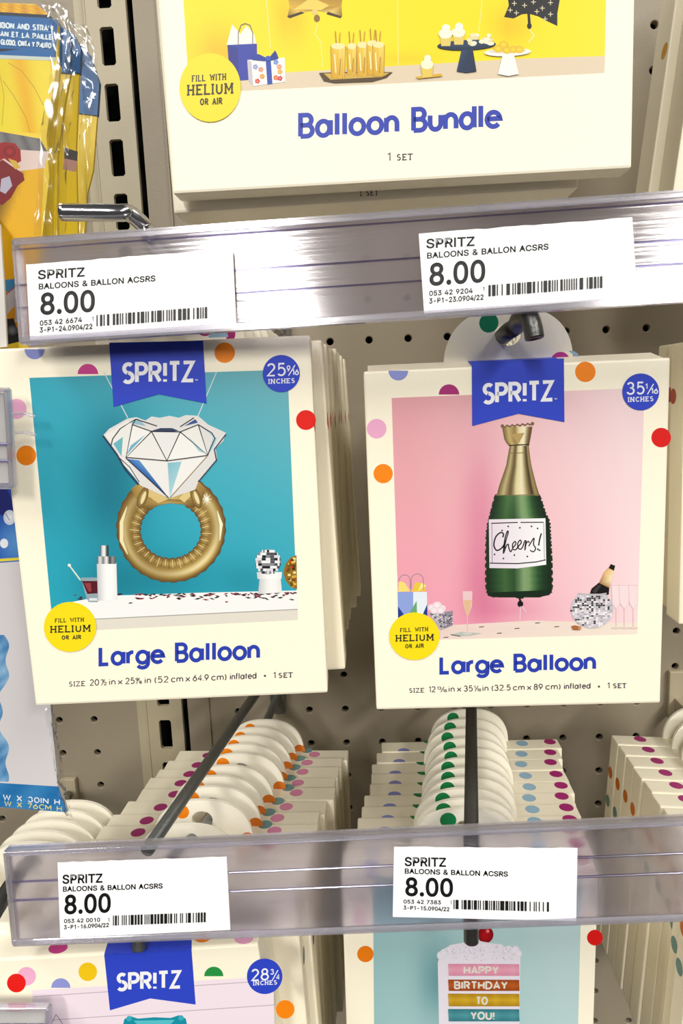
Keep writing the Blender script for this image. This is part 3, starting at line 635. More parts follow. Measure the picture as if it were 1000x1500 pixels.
# ---- right front box: champagne bottle balloon --------------------------------------------------
BL, BR, TL = un(551, 1040, -9.15), un(967, 1030, -9.18), un(533, 544, -9.17)
W2 = (BR - BL).length; H2 = (TL - BL).length
M2 = frame(BL, BR, TL) @ Matrix.Translation((W2 / 2, 0, 0))
bottle_box = balloon_box('cream balloon box picturing a green champagne bottle balloon on pink', M2, W2, H2,
    tabdots=[(-0.27, 0.60, (24, 132, 96), None), (0.72, 0.02, (190, 50, 150), (0, 180)), (0.86, 0.03, C_['blu'], (0, 100))], topdots=[(-1.55, .25, C_['lav'], None), (1.2, .3, C_['blu'], None), (1.85, .35, C_['mag'], None)])
v, f = box(-W2 / 2 + .06, W2 / 2 - .06, .04, .56, H2 - .06, H2 - .01)           # the lid panel rises towards the tab
v = [(a, b, c + (.10 if b > .3 and c > H2 - .05 else 0)) for a, b, c in v]
mesh_obj('top_flap', v, f, M_CARD, bottle_box)
P = Print(bottle_box, M2)
rdot(P, 583.2, 543, 14.4, C_['lav'], 0, 180); rdot(P, 657.4, 578, 15, C_['mag'], 180, 360); rdot(P, 551.5, 628, 14.4, C_['pink']); rdot(P, 561, 693.8, 14.2, C_['org']); rdot(P, 857, 544.7, 15, C_['org']); rdot(P, 968, 641, 14.4, C_['red'])
def pinkf(i, j):
    x, y = 573 + 365 * i, 575 + 360 * j
    c = lerp((240, 172, 180), (252, 224, 226), i * 1.15 - .05 - .1 * j); c = lerp(c, (248, 158, 186), max(0, j - .35) * (1 - i) * 1.1)
    s = .5 * gauss(x, y, 700, 760, 28, 110) + .5 * gauss(x, y, 700, 870, 30, 60) + .35 * gauss(x, y, 745, 893, 50, 18)
    c = lerp(c, (214, 110, 146), min(.75, s)); return lerp(c, (226, 160, 164), .4 * gauss(x, y, 640, 575, 120, 25))
P.quad((573.4, 583), (943.8, 568), (932.8, 929), (584.5, 938.6), pinkf, 28, 28)
P.poly([(584.2, 926), (645, 916.5), (780, 909), (932.9, 913), (932.8, 929), (584.5, 938.6)], [(236, 208, 200), (240, 216, 206), (242, 222, 208), (246, 232, 216), (248, 234, 218), (240, 216, 206)])
for x, y in ((653, 933.6), (705, 918.2), (731, 927.5), (757, 920.5), (787, 912.5), (815, 918)): P.line([(x - 3.5, y + .3), (x + 3.5, y - .3)], 1.3, (90, 80, 78))
# gift bag and box
P.poly([(582, 867), (605, 867), (605, 912), (583, 912)], (146, 168, 228)); P.poly([(605, 867), (625, 867), (626, 912), (605, 912)], (234, 243, 250))
P.poly([(582.5, 888), (600, 912), (582.8, 912)], (34, 62, 150)); P.poly([(625.4, 885), (626, 912), (617, 912), (618, 902)], (34, 62, 150)); P.poly([(600, 897), (610, 880), (611, 912), (600, 912)], (112, 170, 120))
P.poly([(583, 867), (584, 851), (592, 853), (601, 866)], (248, 226, 120)); P.poly([(603, 867), (608, 853), (618, 854), (624, 857), (622, 866)], (242, 206, 62)); P.poly([(612, 866), (617, 854), (624, 858)], (252, 238, 160))
P.line([(584, 852)] + [(592.5 + 8 * math.cos(math.radians(a)), 850 + 8 * math.sin(math.radians(a))) for a in range(190, 355, 20)] + [(601, 866)], 1, (150, 140, 150)); P.line([(602, 862)] + [(611 + 9 * math.cos(math.radians(a)), 850 + 9.5 * math.sin(math.radians(a))) for a in range(190, 355, 20)] + [(620, 864)], 1, (150, 140, 150))
P.poly([(626.6, 898), (663, 894.5), (662.5, 916.5), (644.8, 923.5), (636, 912)], (186, 176, 184)); P.poly([(650, 897), (663, 894.5), (662.5, 916.5), (650, 921)], (150, 142, 156))
P.cycle()
for k in range(130):
    x, y = rnd.uniform(629, 662), rnd.uniform(899, 919)
    if y < 900 + (x - 628) * .8 or x > 645: P.poly([(x - .9, y - .8), (x + .9, y - .8), (x + .9, y + .8), (x - .9, y + .8)], rnd.choice([(60, 55, 66), (235, 232, 238), (110, 105, 118)]))
P.end()
for x, y, r_ in ((632, 890, 6), (640, 887, 7), (647, 891, 6), (636, 894, 6), (645, 894, 6)): P.disc(x, y, r_, (255, 246, 248), r_ * .85, c2=(240, 214, 224))
# flute and napkin
P.poly([(659, 929.5), (676, 925.5), (706, 927.4), (690, 931), (672, 932)], (186, 196, 186)); P.line([(660, 929.5), (674, 932)], 1.2, (70, 80, 76))
P.poly([(677.3, 866), (691.6, 866), (691, 888), (687, 899), (684.4, 903), (681, 896), (678, 884)], (238, 204, 206)); P.poly([(678.2, 879), (690.8, 879), (688, 896), (684.5, 902), (681, 895)], (232, 190, 150)); P.line([(684.4, 902), (684.2, 927)], 1.3, (232, 200, 196)); P.disc(684, 928, 7, (212, 208, 200), 1.8)
# balloon bottle
G = [(0, (18, 38, 20)), (.12, (34, 66, 36)), (.3, (66, 104, 58)), (.42, (38, 74, 38)), (.6, (150, 178, 128)), (.7, (88, 130, 76)), (.82, (30, 64, 34)), (1, (16, 34, 20))]
def strip_fn(Lp, Rp):
    def at(Q, y):
        for (x0, y0), (x1, y1) in zip(Q, Q[1:]):
            if y <= y1: return x0 + (x1 - x0) * (y - y0) / (y1 - y0)
        return Q[-1][0]
    return at, Lp, Rp
def lathe_print(Lp, Rp, colf, nx=14, ny=30, scal=0.0):
    y0, y1 = Lp[0][1], Lp[-1][1]; at = strip_fn(Lp, Rp)[0]
    def pt(i, j):
        y = y0 + (y1 - y0) * j; a, b = at(Lp, y), at(Rp, y)
        sc = scal * math.sin(y * .62)
        return (a + sc + (b - a - 2 * sc) * i, y)
    P.grid(pt, colf, nx, ny)
lathe_print([(725, 724), (721, 738), (718, 750), (715, 762)], [(790, 724), (794.5, 738), (799, 752), (805, 764)], lambda i, j: lerp(ramp(G, i), (130, 168, 110), .35 * gauss(i, 0, .45, 0, .25, 1) * (1 - j)), 14, 12, .8)
lathe_print([(715, 760), (712, 780), (711, 810), (711, 850), (712, 868)], [(804, 760), (806, 785), (808, 820), (809, 855), (808, 868)], lambda i, j: ramp(G, i), 14, 60, 1.3)
lathe_print([(712, 866), (716, 874), (730, 875), ], [(808, 866), (804, 872), (790, 874)], lambda i, j: lerp(ramp(G, i), (14, 30, 16), j), 14, 5)
P.poly([(713, 868), (808, 864), (807, 869), (796, 872), (770, 873), (765, 877), (756, 876), (752, 873), (722, 875), (714, 872)], (18, 40, 22))
P.disc(761.8, 884.5, 4.2, (22, 20, 22), 4.8); P.line([(760, 874), (762, 881)], 3, (30, 34, 30)); P.line([(762, 888), (761, 908)], 1, (240, 225, 228)); P.line([(764, 888), (771, 897)], 1, (240, 225, 228))
lathe_print([(746.4, 652), (741, 682), (731, 711), (727, 726)], [(773.8, 651), (777.3, 679), (784.7, 709), (790, 726)], lambda i, j: ramp([(0, (110, 92, 52)), (.15, (196, 178, 128)), (.32, (92, 76, 44)), (.45, (226, 212, 160)), (.62, (246, 236, 196)), (.74, (150, 130, 84)), (.85, (60, 48, 28)), (.92, (190, 168, 112)), (1, (96, 78, 44))], i), 20, 10)
lathe_print([(735, 625), (737, 636), (739, 646), (745, 653)], [(780, 621), (778, 634), (776, 645), (774.5, 652)], lambda i, j: ramp([(0, (116, 94, 50)), (.2, (206, 184, 122)), (.42, (150, 124, 70)), (.55, (236, 220, 168)), (.75, (250, 242, 206)), (.9, (120, 96, 52)), (1, (90, 72, 40))], i), 16, 6)
P.poly([(748, 636), (768, 634), (759, 650)], (188, 160, 100))
P.line([(735 + k * 3.75, 624.5 - k * .33 + (1.6 if k % 2 else -1)) for k in range(13)], 2, (120, 98, 56)); P.disc(735.5, 624, 2.6, (130, 106, 60)); P.disc(779.5, 620.5, 2.6, (130, 106, 60)); P.line([(745, 652.5), (774.5, 651)], 1.6, (30, 26, 20)); P.line([(747, 664), (772, 663)], 1, (120, 98, 56))
P.line([(725.5, 725.6), (790.5, 724.6)], 1.2, (120, 110, 70))
at_ = strip_fn(0, 0)[0]
P.cycle()
for k in range(26):
    y = 730 + k * 5.3
    P.disc(at_([(725, 724), (718, 750), (715, 762), (712, 780), (711, 850), (712, 870)], y) + .6, y, 1.5, (40, 62, 40)); P.disc(at_([(790, 724), (799, 752), (805, 764), (808, 820), (808, 870)], y) - .4, y, 1.6, (34, 54, 36))
P.end()
P.poly([(715.6, 760.8), (798.5, 759), (799.6, 827), (758, 832.5), (716.5, 832)], [(232, 218, 230), (252, 252, 252), (255, 255, 255), (244, 240, 246), (228, 214, 228)])
for a, b in (((719, 766.5), (758, 765.2)), ((762, 765.2), (796, 765))): P.line([a, b], 1.5, (30, 28, 30))
P.line([(717, 824.8), (758, 825.5), (785, 823), (799, 820)], 1.6, (30, 28, 30)); P.line([(720, 767), (720.5, 824)], .8, (110, 104, 112)); P.line([(796, 766), (797, 820)], .8, (110, 104, 112))
for x, y in ((761, 773), (735, 777), (787, 774), (724, 812), (737, 818), (753, 813), (772, 815), (790, 806), (744, 771), (778, 771)): P.disc(x, y, 1.3, (60, 56, 60))
INK = (20, 18, 20)
def cur(pts, wd=1.7): P.line([(p.x, p.y) for p in spline([(a, b, 0) for a, b in pts], 6)], wd, INK, True)
cur([(736, 787), (737, 782), (733, 780), (726, 786), (723, 798), (727, 806), (734, 803), (739, 796)], 2)
cur([(738, 804), (741, 790), (744, 780), (742.5, 778.5), (739, 790), (737, 810), (741, 800), (744, 797), (745, 803), (747.5, 808), (750, 804)])
cur([(750, 803), (755, 797), (754, 793), (750.5, 797), (751, 804), (755, 805), (758, 801)]); cur([(758, 801), (763, 795), (761.5, 791), (758, 796), (759, 803), (763, 804), (766, 799)])
cur([(766, 799), (768, 793), (770, 792), (769, 798), (768.5, 806), (770, 797), (773, 793), (775, 795)]); cur([(774, 800), (780, 790), (782, 789), (781, 797), (784, 803), (781, 808), (776, 806)])
cur([(792.5, 781), (790, 790), (788.5, 799)], 2); P.layer += 1; P.disc(787.5, 804.5, 1.4, INK)
# disco ice bowl with bottle, cork, glasses
for x, hw in ((902, 7), (914, 8), (927, 7)):
    P.poly([(x - hw, 856), (x + hw, 856), (x + hw * .8, 884), (x, 892), (x - hw * .8, 884)], (250, 226, 228)); P.line([(x, 890), (x, 917)], 1, (236, 210, 212)); P.line([(x - hw, 857), (x + hw, 857)], .8, (226, 190, 196)); P.line([(x - hw, 856), (x - hw * .8, 884)], .8, (228, 196, 200)); P.disc(x, 919, 7.5, (236, 216, 206), 1.6)
P.poly([(863, 871), (866, 862), (877, 853), (892, 860), (891, 871)], (22, 20, 20)); P.poly([(877, 854), (884, 838), (893, 829), (899.5, 832), (895, 850), (892, 861)], [(160, 110, 60), (226, 178, 112), (200, 150, 90), (246, 220, 160), (255, 236, 190), (190, 140, 80)])
P.poly([(891, 832), (894, 826), (900.5, 828.5), (898.5, 836)], (24, 22, 22)); P.poly([(867, 866), (876, 856), (880, 858), (872, 869)], (60, 56, 54))
bowl = [(845, 870)] + [(866.5 + 31 * math.cos(math.radians(a)), 892 + 28 * math.sin(math.radians(a))) for a in range(215, -36, -12)]
bowl = [(866.5 + 31 * math.cos(math.radians(a)), 892 + 28 * math.sin(math.radians(a))) for a in range(-50, 231, 10)]
P.poly(bowl, (205, 202, 208))
P.cycle()
for k in range(330):
    a, r_ = rnd.uniform(0, 6.28), math.sqrt(rnd.random()); x, y = 866.5 + 29 * r_ * math.cos(a), 893 + 25.5 * r_ * math.sin(a)
    if y < 872: continue
    x = round(x / 3.4) * 3.4; y = round(y / 2.6) * 2.6
    dk = .55 * gauss(x, y, 868, 880, 26, 13) + .1
    c = (34, 30, 36) if rnd.random() < dk else rnd.choice([(250, 248, 250), (216, 208, 218), (236, 224, 232), (176, 168, 182), (244, 236, 238)])
    P.poly([(x - 1.5, y - 1.1), (x + 1.5, y - 1.1), (x + 1.5, y + 1.1), (x - 1.5, y + 1.1)], c)
P.end()
P.line([(846, 869), (860, 870.5), (878, 870.5), (888, 869)], 2, (190, 186, 192))
P.poly([(836, 917), (841, 915.6), (851, 917.5), (849, 923), (838, 922.5)], (176, 108, 66)); P.disc(848.6, 919.8, 2.4, (206, 150, 108))
P.out('product_picture', 'printed picture of a champagne bottle balloon on pink')
P.poly([(690.6, 530), (825.4, 525), (826.3, 618.2), (759, 606), (691.3, 624)], BLUE); bn = P.out('brand_banner', 'blue swallowtail banner')
P.text('SPR!TZ', (708.3, 590), (808.5, 585.2), 26, 5.6, (252, 252, 255), gap=.24); P.text('TM', (811.5, 585.2), (815, 585), 1.8, .6, (230, 230, 250)); P.out('lettering', 'white brand lettering', bn)
v = [M2.inverted() @ un(*q) for q in ((691.5, 534, -9.16), (825.5, 529, -9.16))]
mesh_obj('banner_fold', *(lambda a, b: ([(a, -.004, H2 - .05), (b, -.004, H2 - .05), (b, .05, H2 + .006), (a, .05, H2 + .006), (b, .56, H2 + .095), (a, .56, H2 + .095)], [(0, 1, 2, 3), (3, 2, 4, 5)]))(v[0].x, v[1].x), mat('banner_blue', BLUE, .42), bottle_box)
badge(P, 937.9, 574, 27, [('35', (918.2, 577.3), (942, 576.6), 16.5, 2.5, False), ('1', (945, 569.6), (947, 569.4), 7, 1.4, False), ('/', (947.5, 577), (956.5, 576), 13, 1.5, False), ('16', (953.5, 576.4), (962.5, 576), 7, 1.6, False), ('INCHES', (920, 588.3), (955.5, 587), 6, 1.3, True)])
sticker(P, 606.6, 931.6, 36.8, 34.8, [('FILL WITH', (586.5, 925.2), (626, 923.6), 5, 1.15), ('HELIUM', (580.5, 938.6), (633.5, 937), 8.3, 1.7), ('OR AIR', (593.8, 948.6), (619.8, 947.4), 5, 1.15)])
P.layer = 2; P.text('Large Balloon', (646, 985.6), (870, 979.6), 22.5, 5.5, TBLUE, gap=.23); P.out('title_lettering', 'blue product title')
yb = lambda x: 1013.6 - (x - 628) * .0245
P.text('SIZE', (599.5, 1014.4), (620, 1013.9), 5.8, 1.2, TXT, slab=True)
for t, x0, x1 in (('12', 628.5, 637), ('in', 657, 665), ('x', 669.5, 675), ('35', 679.5, 691.5), ('in', 706.5, 714.5), ('(32.5', 720.5, 747), ('cm', 751.5, 767.5), ('x', 772, 777.5), ('89', 782, 794), ('cm)', 799, 820), ('inflated', 826, 864)):
    P.text(t, (x0, yb(x0)), (x1, yb(x1)), 7.7, 1.25, TXT)
for t, x0, dy in (('13', 640.5, 3.6), ('16', 649, 0), ('1', 694.5, 3.6), ('16', 699, 0)): P.text(t, (x0, yb(x0) - dy), (x0 + (5 if len(t) > 1 else 1.2), yb(x0) - dy), 4, .85, TXT)
for x0 in (645.5, 695.5): P.text('/', (x0, yb(x0)), (x0 + 4.5, yb(x0)), 7.5, .9, TXT)
P.disc(876.8, 1005.3, 1.5, TXT); P.text('1', (889.8, 1007.6), (891.8, 1007.5), 7.7, 1.2, TXT); P.text('SET', (898, 1007.3), (916, 1006.8), 6, 1.2, TXT, slab=True); P.out('size_lettering', 'small dark size text')

# ---- top box: balloon bundle --------------------------------------------------------------------
BL, BR, TL = un(253, 284, -9.6), un(925, 246, -9.62), un(221, -14, -9.6)
WT = (BR - BL).length; HT = 8.2; TT = 0.42
MT = frame(BL, BR, TL) @ Matrix.Translation((WT / 2, 0, 0))
bundle_box = balloon_box('large cream balloon bundle box with a yellow party picture, at the top', MT, WT, HT, TT)
P = Print(bundle_box, MT)
def yel(i, j):
    x, y = 268 + 620 * i, -20 + 157 * j
    return lerp((255, 232, 18), (238, 178, 10), .8 * gauss(x, y, 318, 96, 36, 50) + .55 * gauss(x, y, 422, 30, 22, 40) + .55 * gauss(x, y, 748, 50, 26, 30) + .3 * gauss(x, y, 590, 100, 60, 12))
P.quad((218, -470), (898, -470), (888, -24), (267, -24), lambda i, j: (255, 230, 20), 1, 1)
P.quad((267, -24), (888, -24), (885, 107), (277, 137), yel, 30, 12)
P.poly([(419, -20), (396, -70), (440, -66), (458, -112), (480, -66), (524, -70), (504, -20)], [(150, 108, 20), (226, 182, 60), (236, 200, 90), (246, 220, 120), (200, 156, 50), (130, 92, 18), (150, 108, 20)])
P.poly([(741, -20), (718, -66), (762, -64), (784, -110), (804, -64), (846, -66), (823, -20)], (22, 22, 26))
P.poly([(276, 112), (420, 106), (576, 97), (760, 86), (886, 82), (885, 107), (277, 137)], (230, 212, 182))
P.line([(390, 0), (396, 70)], 1, (252, 240, 160)); P.line([(466, 32), (461, 50), (470, 62), (472, 98)], 1.2, (252, 240, 150)); P.line([(582, 0), (583, 96)], 1, (252, 240, 160)); P.line([(706, 0), (701, 46)], 1, (252, 240, 160)); P.line([(776, 44), (782, 52), (774, 62)], 1.6, (250, 240, 170))
P.poly([(419, -20), (424, 10), (421, 24), (440, 19), (462, 15), (482, 20), (501, 25), (500, 8), (504, -20)], [(150, 108, 20), (226, 182, 60), (120, 84, 16), (236, 200, 90), (170, 126, 30), (246, 220, 120), (130, 92, 18), (200, 156, 50), (150, 108, 20)])
P.poly([(430, 14), (456, -4), (482, 8), (470, 15), (450, 14)], (244, 214, 96)); P.poly([(420, 24), (441, 17), (446, 19), (424, 27)], (60, 42, 10)); P.poly([(480, 17), (500, 24), (499, 27), (478, 21)], (70, 50, 12)); P.disc(464, 27, 4.5, (150, 110, 40), 5.5); P.disc(461, 18, 5, (238, 208, 120), 4)
P.poly([(741, -20), (745, 8), (738, 25), (752, 27), (764, 21), (774, 20), (788, 24), (803, 32), (816, 38), (816, 20), (823, -20)], (22, 22, 26)); P.disc(775, 38, 3.4, (24, 24, 26), 4.6); P.line([(774, 20), (775, 34)], 4, (24, 24, 26))
for x, y in ((753, 5), (768, 8), (781, 3), (794, 12), (806, 21), (756, 19), (786, 17), (806, 4), (747, 15), (798, 28), (770, -4)):
    P.line([(x - 3.5, y), (x + 3.5, y)], 1, (235, 225, 190)); P.line([(x, y - 3.5), (x, y + 3.5)], 1, (235, 225, 190))
P.poly([(332, 66), (340, 36), (352, 50), (361, 38), (372, 50), (376, 66), (366, 70), (340, 70)], (255, 250, 235)); P.poly([(333, 66), (376, 64), (377, 116), (337, 119)], (44, 58, 170)); P.poly([(333, 66), (348, 70), (350, 118), (337, 119)], (30, 42, 140))
for cx in (359,): P.line([(cx - 10, 66), (cx - 10, 48), (cx - 6, 37), (cx, 34.5), (cx + 7, 37), (cx + 11, 48), (cx + 11, 64)], 1.3, (120, 110, 110))
P.poly([(362, 88), (417, 84.5), (418, 120), (370, 126.5)], (250, 248, 244)); P.poly([(362, 88), (368, 90), (371, 126.5), (364, 118)], (206, 200, 206)); P.poly([(389, 88), (396.5, 87.5), (399, 123), (391.5, 124)], (36, 72, 176))
for x, y, c in ((377, 119, (226, 70, 40)), (410, 115, (214, 50, 70)), (404, 114, (230, 120, 60)), (382, 102, (240, 150, 120)), (409, 98, (240, 160, 120)), (374, 98, (150, 170, 220)), (384, 112, (230, 170, 60)), (404, 91, (120, 150, 220)), (410, 105, (240, 190, 80))):
    for k in range(5): P.disc(x + 2.3 * math.cos(k * 1.257), y + 2.3 * math.sin(k * 1.257), 1.7, c, n=8)
P.poly([(369, 88), (368, 78), (380, 80), (392, 86), (388, 90)], (28, 58, 160)); P.poly([(393, 86), (403, 74), (406, 80), (408, 86), (397, 89)], (22, 48, 146)); P.disc(392.5, 86, 4, (44, 84, 190))
P.poly([(467, 107), (492, 106), (540, 105), (575, 106), (566, 114), (545, 120), (490, 122), (474, 119)], (84, 62, 26)); P.poly([(474, 108), (570, 107), (560, 113), (484, 117)], (214, 176, 70))
for x, y0, y1, wq in ((515, 66, 110, 7), (531, 64, 112, 8.5), (495, 66, 115, 10.5), (546, 62, 110, 9), (554, 64, 112, 8.5)):
    P.line([(x - 4, y0 - 20), (x, y1 - 12)], 1.4, (190, 140, 40)); P.line([(x + 3, y0 - 18), (x - 1, y1 - 14)], 1.4, (210, 160, 60))
    P.quad((x - wq, y0), (x + wq, y0), (x + wq * .9, y1), (x - wq * .9, y1), lambda i, j: lerp(lerp((236, 190, 40), (252, 230, 120), i * 1.2), (214, 156, 20), j * .7 + .3 * math.sin(i * 18)), 6, 4); P.disc(x, y0 + 2, wq * .95, (252, 236, 170), 4.5); P.line([(x - wq, y0 + 2), (x - wq * .9, y1)], .9, (196, 146, 24)); P.line([(x + wq, y0 + 2), (x + wq * .9, y1)], .9, (196, 146, 24)); P.line([(x - wq * .5, y0 + 14), (x - wq * .3, y1 - 8)], 1.6, (255, 246, 190)); P.line([(x + wq * .35, y0 + 20), (x + wq * .2, y1 - 4)], 1.4, (184, 128, 16))
P.poly([(676, 72), (692, 72), (697.5, 105), (683, 107), (668.5, 105)], [(40, 70, 110), (20, 44, 78), (16, 38, 70), (34, 62, 100), (24, 50, 84)]); P.disc(683, 66.5, 43, (22, 44, 72), 7.5, rot=-2); P.disc(683, 64.5, 38, (36, 60, 90), 5, rot=-2)
for x, y in ((652, 50), (671, 48)): P.poly([(x - 8, y + 2), (x + 9, y + 2), (x + 7, y + 18), (x - 6, y + 18)], (236, 210, 110)); P.disc(x, y, 10, (253, 250, 226), 7); P.disc(x + 1, y - 8, 6, (255, 253, 236), 6)
for k in range(16): P.disc(rnd.uniform(686, 720), rnd.uniform(50, 66), rnd.uniform(3, 5.5), rnd.choice([(252, 246, 214), (236, 222, 170), (250, 236, 190)]), 3, n=10)
P.poly([(736, 80), (752, 80), (759.5, 109), (744, 112), (728.5, 109)], (252, 250, 244)); P.disc(743, 77, 34, (250, 248, 240), 6, rot=-2); P.disc(743, 75, 28, (232, 224, 200), 3.6, rot=-2)
for x, y in ((729, 72), (742, 74), (752, 73), (737, 66), (760, 73)): P.disc(x, y, 7, (250, 226, 60), 5.5, c2=(230, 190, 40))
P.poly([(608, 113), (646, 108), (648, 112), (612, 116)], (224, 180, 50)); P.poly([(616, 98), (634, 97), (632, 113), (619, 114)], (238, 206, 90)); P.disc(625, 95, 9, (254, 248, 210), 7); P.disc(626, 87, 5, (255, 250, 224), 6)
P.out('product_picture', 'printed picture of balloons, gifts and drinks on yellow')
sticker(P, 308, 128.8, 44.8, 50.4, [('FILL WITH', (282, 120), (330.5, 117), 8.2, 1.6), ('HELIUM', (276, 139.5), (340, 136.5), 13.5, 2.3), ('OR AIR', (294, 153.8), (325, 152.2), 8, 1.6)])
P.layer = 2; P.text('Balloon Bundle', (440, 200), (731.5, 184.6), 31, 7.1, TBLUE, gap=.23); P.out('title_lettering', 'blue product title')
P.text('1', (568, 235.4), (571, 235.3), 11, 1.6, TXT); P.text('SET', (581.5, 234.6), (603, 233.6), 8, 1.6, TXT, slab=True); P.out('size_lettering', 'small dark set text')
# second bundle box behind, hanging a little lower
BL2, BR2 = un(254, 309, -9.12), un(848, 273, -9.12)
MT2 = Matrix.Translation(((BL2.x + BR2.x) / 2, -9.12, BL2.z)) @ Matrix.Rotation(-.012, 4, 'Y')
bb2 = balloon_box('plain cream balloon box hanging just behind and below the balloon bundle box', MT2, BR2.x - BL2.x, HT, .8)
P = Print(bb2, MT2); P.text('1 SET', (527, 287), (553, 285.5), 7, 1.3, (60, 58, 60), slab=True); P.out('size_lettering', 'dark set text')

# ---- the stacks behind --------------------------------------------------------------------------
def stack(n, place, mk, lab, group):
    src = None; out = []
    for k in range(n):
        M = place(k)
        if src is None: src = mk(M, lab(k)); src['group'] = group; out.append(src)
        else: out.append(copy_thing(src, M, lab(k), group))
    return out
ORD = ['second', 'third', 'fourth', 'fifth', 'sixth', 'seventh', 'eighth', 'ninth', 'tenth', 'eleventh', 'twelfth']
r7 = random.Random(11)
YL = [-8.72, -8.02, -7.42, -6.8, -6.15, -5.3, -4.4]; XL = [-1.62, -1.68, -1.66, -1.62, -1.60, -1.50, -1.42]; RL = [-.030, -.012, -.006, -.004, -.006, -.02, -.03]
stack(7, lambda k: Matrix.Translation((XL[k], YL[k], 2.52 + [.0, .02, .0, .03, .0, -.05, -.1][k])) @ Matrix.Rotation(RL[k], 4, 'Y'),
      lambda M, l: balloon_box(l, M, tabdots=[(0.62, 0.22, C_['mag'], None)], rightdots=[(.14, -1.15, C_['red'], None)]),
      lambda k: 'cream edge of the %s box from the front behind the ring balloon box' % ORD[k], 'boxes behind the ring balloon box')
stack(6, lambda k: Matrix.Translation((2.97 + .1 * k, -8.5 + .62 * k, 2.12 - .02 * k)) @ Matrix.Rotation(.004 * (k % 2), 4, 'Y'),
      lambda M, l: balloon_box(l, M, tabdots=[(-0.27, 0.60, (24, 132, 96), None)]),
      lambda k: 'cream box hanging %s behind the champagne bottle balloon box, only its tab showing' % ORD[k], 'boxes behind the bottle balloon box')

# lower left hook
YA = lambda k: -3.35 - .555 * k
def placeA(k): return Matrix.Translation((-1.93 - .058 * k + r7.uniform(-.05, .05), YA(k), -1.72 + .072 * k - 4.9 + r7.uniform(-.02, .02))) @ Matrix.Rotation(r7.uniform(-.01, .01), 4, 'Y') @ Matrix.Rotation(-.02 + r7.uniform(-.015, .015), 4, 'Z')
stack(9, placeA, lambda M, l: balloon_box(l, M, T=.52, tabx=.08, tabdots=[(-.36, .58, C_['org'], None), (.80, .04, (224, 120, 30), None)], topdots=[(-1.30, .28, C_['mag'], None), (1.25, .3, C_['pnk2'], None), (1.05, .5, C_['teal'], None)][:3]),
      lambda k: 'cream box with orange tab dot, lower left hook, %s from the pegboard' % (['nearest'] + ORD)[k], 'balloon boxes with orange tab dots')
YB = lambda k: -3.55 - .51 * k
def placeB(k): return Matrix.Translation((2.95 - .068 * k + r7.uniform(-.03, .03), YB(k), -1.46 + .006 * k * k - 4.9)) @ Matrix.Rotation(r7.uniform(-.006, .006), 4, 'Y') @ Matrix.Rotation(r7.uniform(-.012, .012), 4, 'Z')
stack(10, placeB, lambda M, l: balloon_box(l, M, T=.47, tabdots=[(-.37, .60, C_['grn'], None)], topdots=[(-1.55, .02, C_['lav'], (0, 180)), (-.93, .5, C_['grn'], (180, 360)), (1.2, .28, C_['blu'], None), (1.85, .33, C_['mag'], None)], rightdots=[(.2, -.25, C_['lav'], None)]),
      lambda k: 'cream box with green tab dot, lower middle hook, %s from the pegboard' % (['nearest'] + ORD)[k], 'balloon boxes with green tab dots')
def placeC(k): return Matrix.Translation((5.92 + 2.05 - [0, 0, 0, .02, 0, .03, 0, 0, .12, .3, .42][k], -3.7 - .5 * k, -1.44 - 4.9)) @ Matrix.Rotation(.066, 4, 'Y')
stack(11, placeC, lambda M, l: balloon_box(l, M, T=.46, tabdots=[(-.37, .60, C_['grn'], None)], topdots=[(-1.45, .3, C_['mag'], None)], leftdots=[(.3, -.85, (222, 120, 30), None), (.3, -1.55, C_['teal'], None)]),
      lambda k: 'cream box with orange side dots, lower right edge, %s from the pegboard' % (['nearest'] + ORD)[k], 'balloon boxes at the lower right')
stack(3, lambda k: Matrix.Translation((6.28 + 2.05 + [.0, .16, .2][k], -6.6 + .62 * k, 2.45 + .0 * k)) @ Matrix.Rotation([-.012, -.005, 0][k], 4, 'Y'),
      lambda M, l: balloon_box(l, M, leftdots=[(.45, -.9, (190, 90, 80), None)]),
      lambda k: 'cream box side right of the champagne bottle balloon box, %s' % ['frontmost', 'middle one', 'rearmost'][k], 'boxes at the right edge, upper row')
stack(3, lambda k: Matrix.Translation((6.12 + 2.6 + [.0, -.14, .1][k], -6.0 + .8 * k, 9.2)) @ Matrix.Rotation(.12, 4, 'Y'),
      lambda M, l: balloon_box(l, M, 5.2, 6.5, .7, leftdots=[(.2, -3.55, (226, 160, 20), None)]),
      lambda k: 'cream box side right of the balloon bundle box, %s' % ['frontmost', 'middle one', 'rearmost'][k], 'boxes at the right edge, top row')

# ---- lower left front box (pink picture) --------------------------------------------------------
TLp, TRp = un(8, 1407, -9.86), un(427, 1382, -9.9); BLp = un(32, 1620, -9.75)
W3 = (TRp - TLp).length
ex = (TRp - TLp).normalized(); down = (BLp - TLp).normalized()
M3 = frame(TLp + down * 4.9, TRp + down * 4.9, TLp) @ Matrix.Translation((W3 / 2, 0, 0))
pink_box = balloon_box('cream balloon box with a pale pink picture, cut off at the bottom left', M3, W3, 4.9, .9)
T3 = Print(pink_box, M3, (0, 0, 4.9), (1, 0, 0), (0, 1, 0))
for x, y, rx, ry, c, rot in ((85, 1388.5, 14.5, 8, (206, 60, 140), -12), (296, 1372.5, 13, 8, C_['org'], -4), (357, 1374, 14, 9, C_['pink'], -4)):
    T3.disc(x, y, rx, c, ry, rot=rot); T3.out('polka_dot')
T3.poly([(159, 1376), (281, 1368), (280.5, 1390.6), (152.5, 1398)], BLUE); T3.out('banner_fold', 'blue banner running over the top')
P = Print(pink_box, M3)
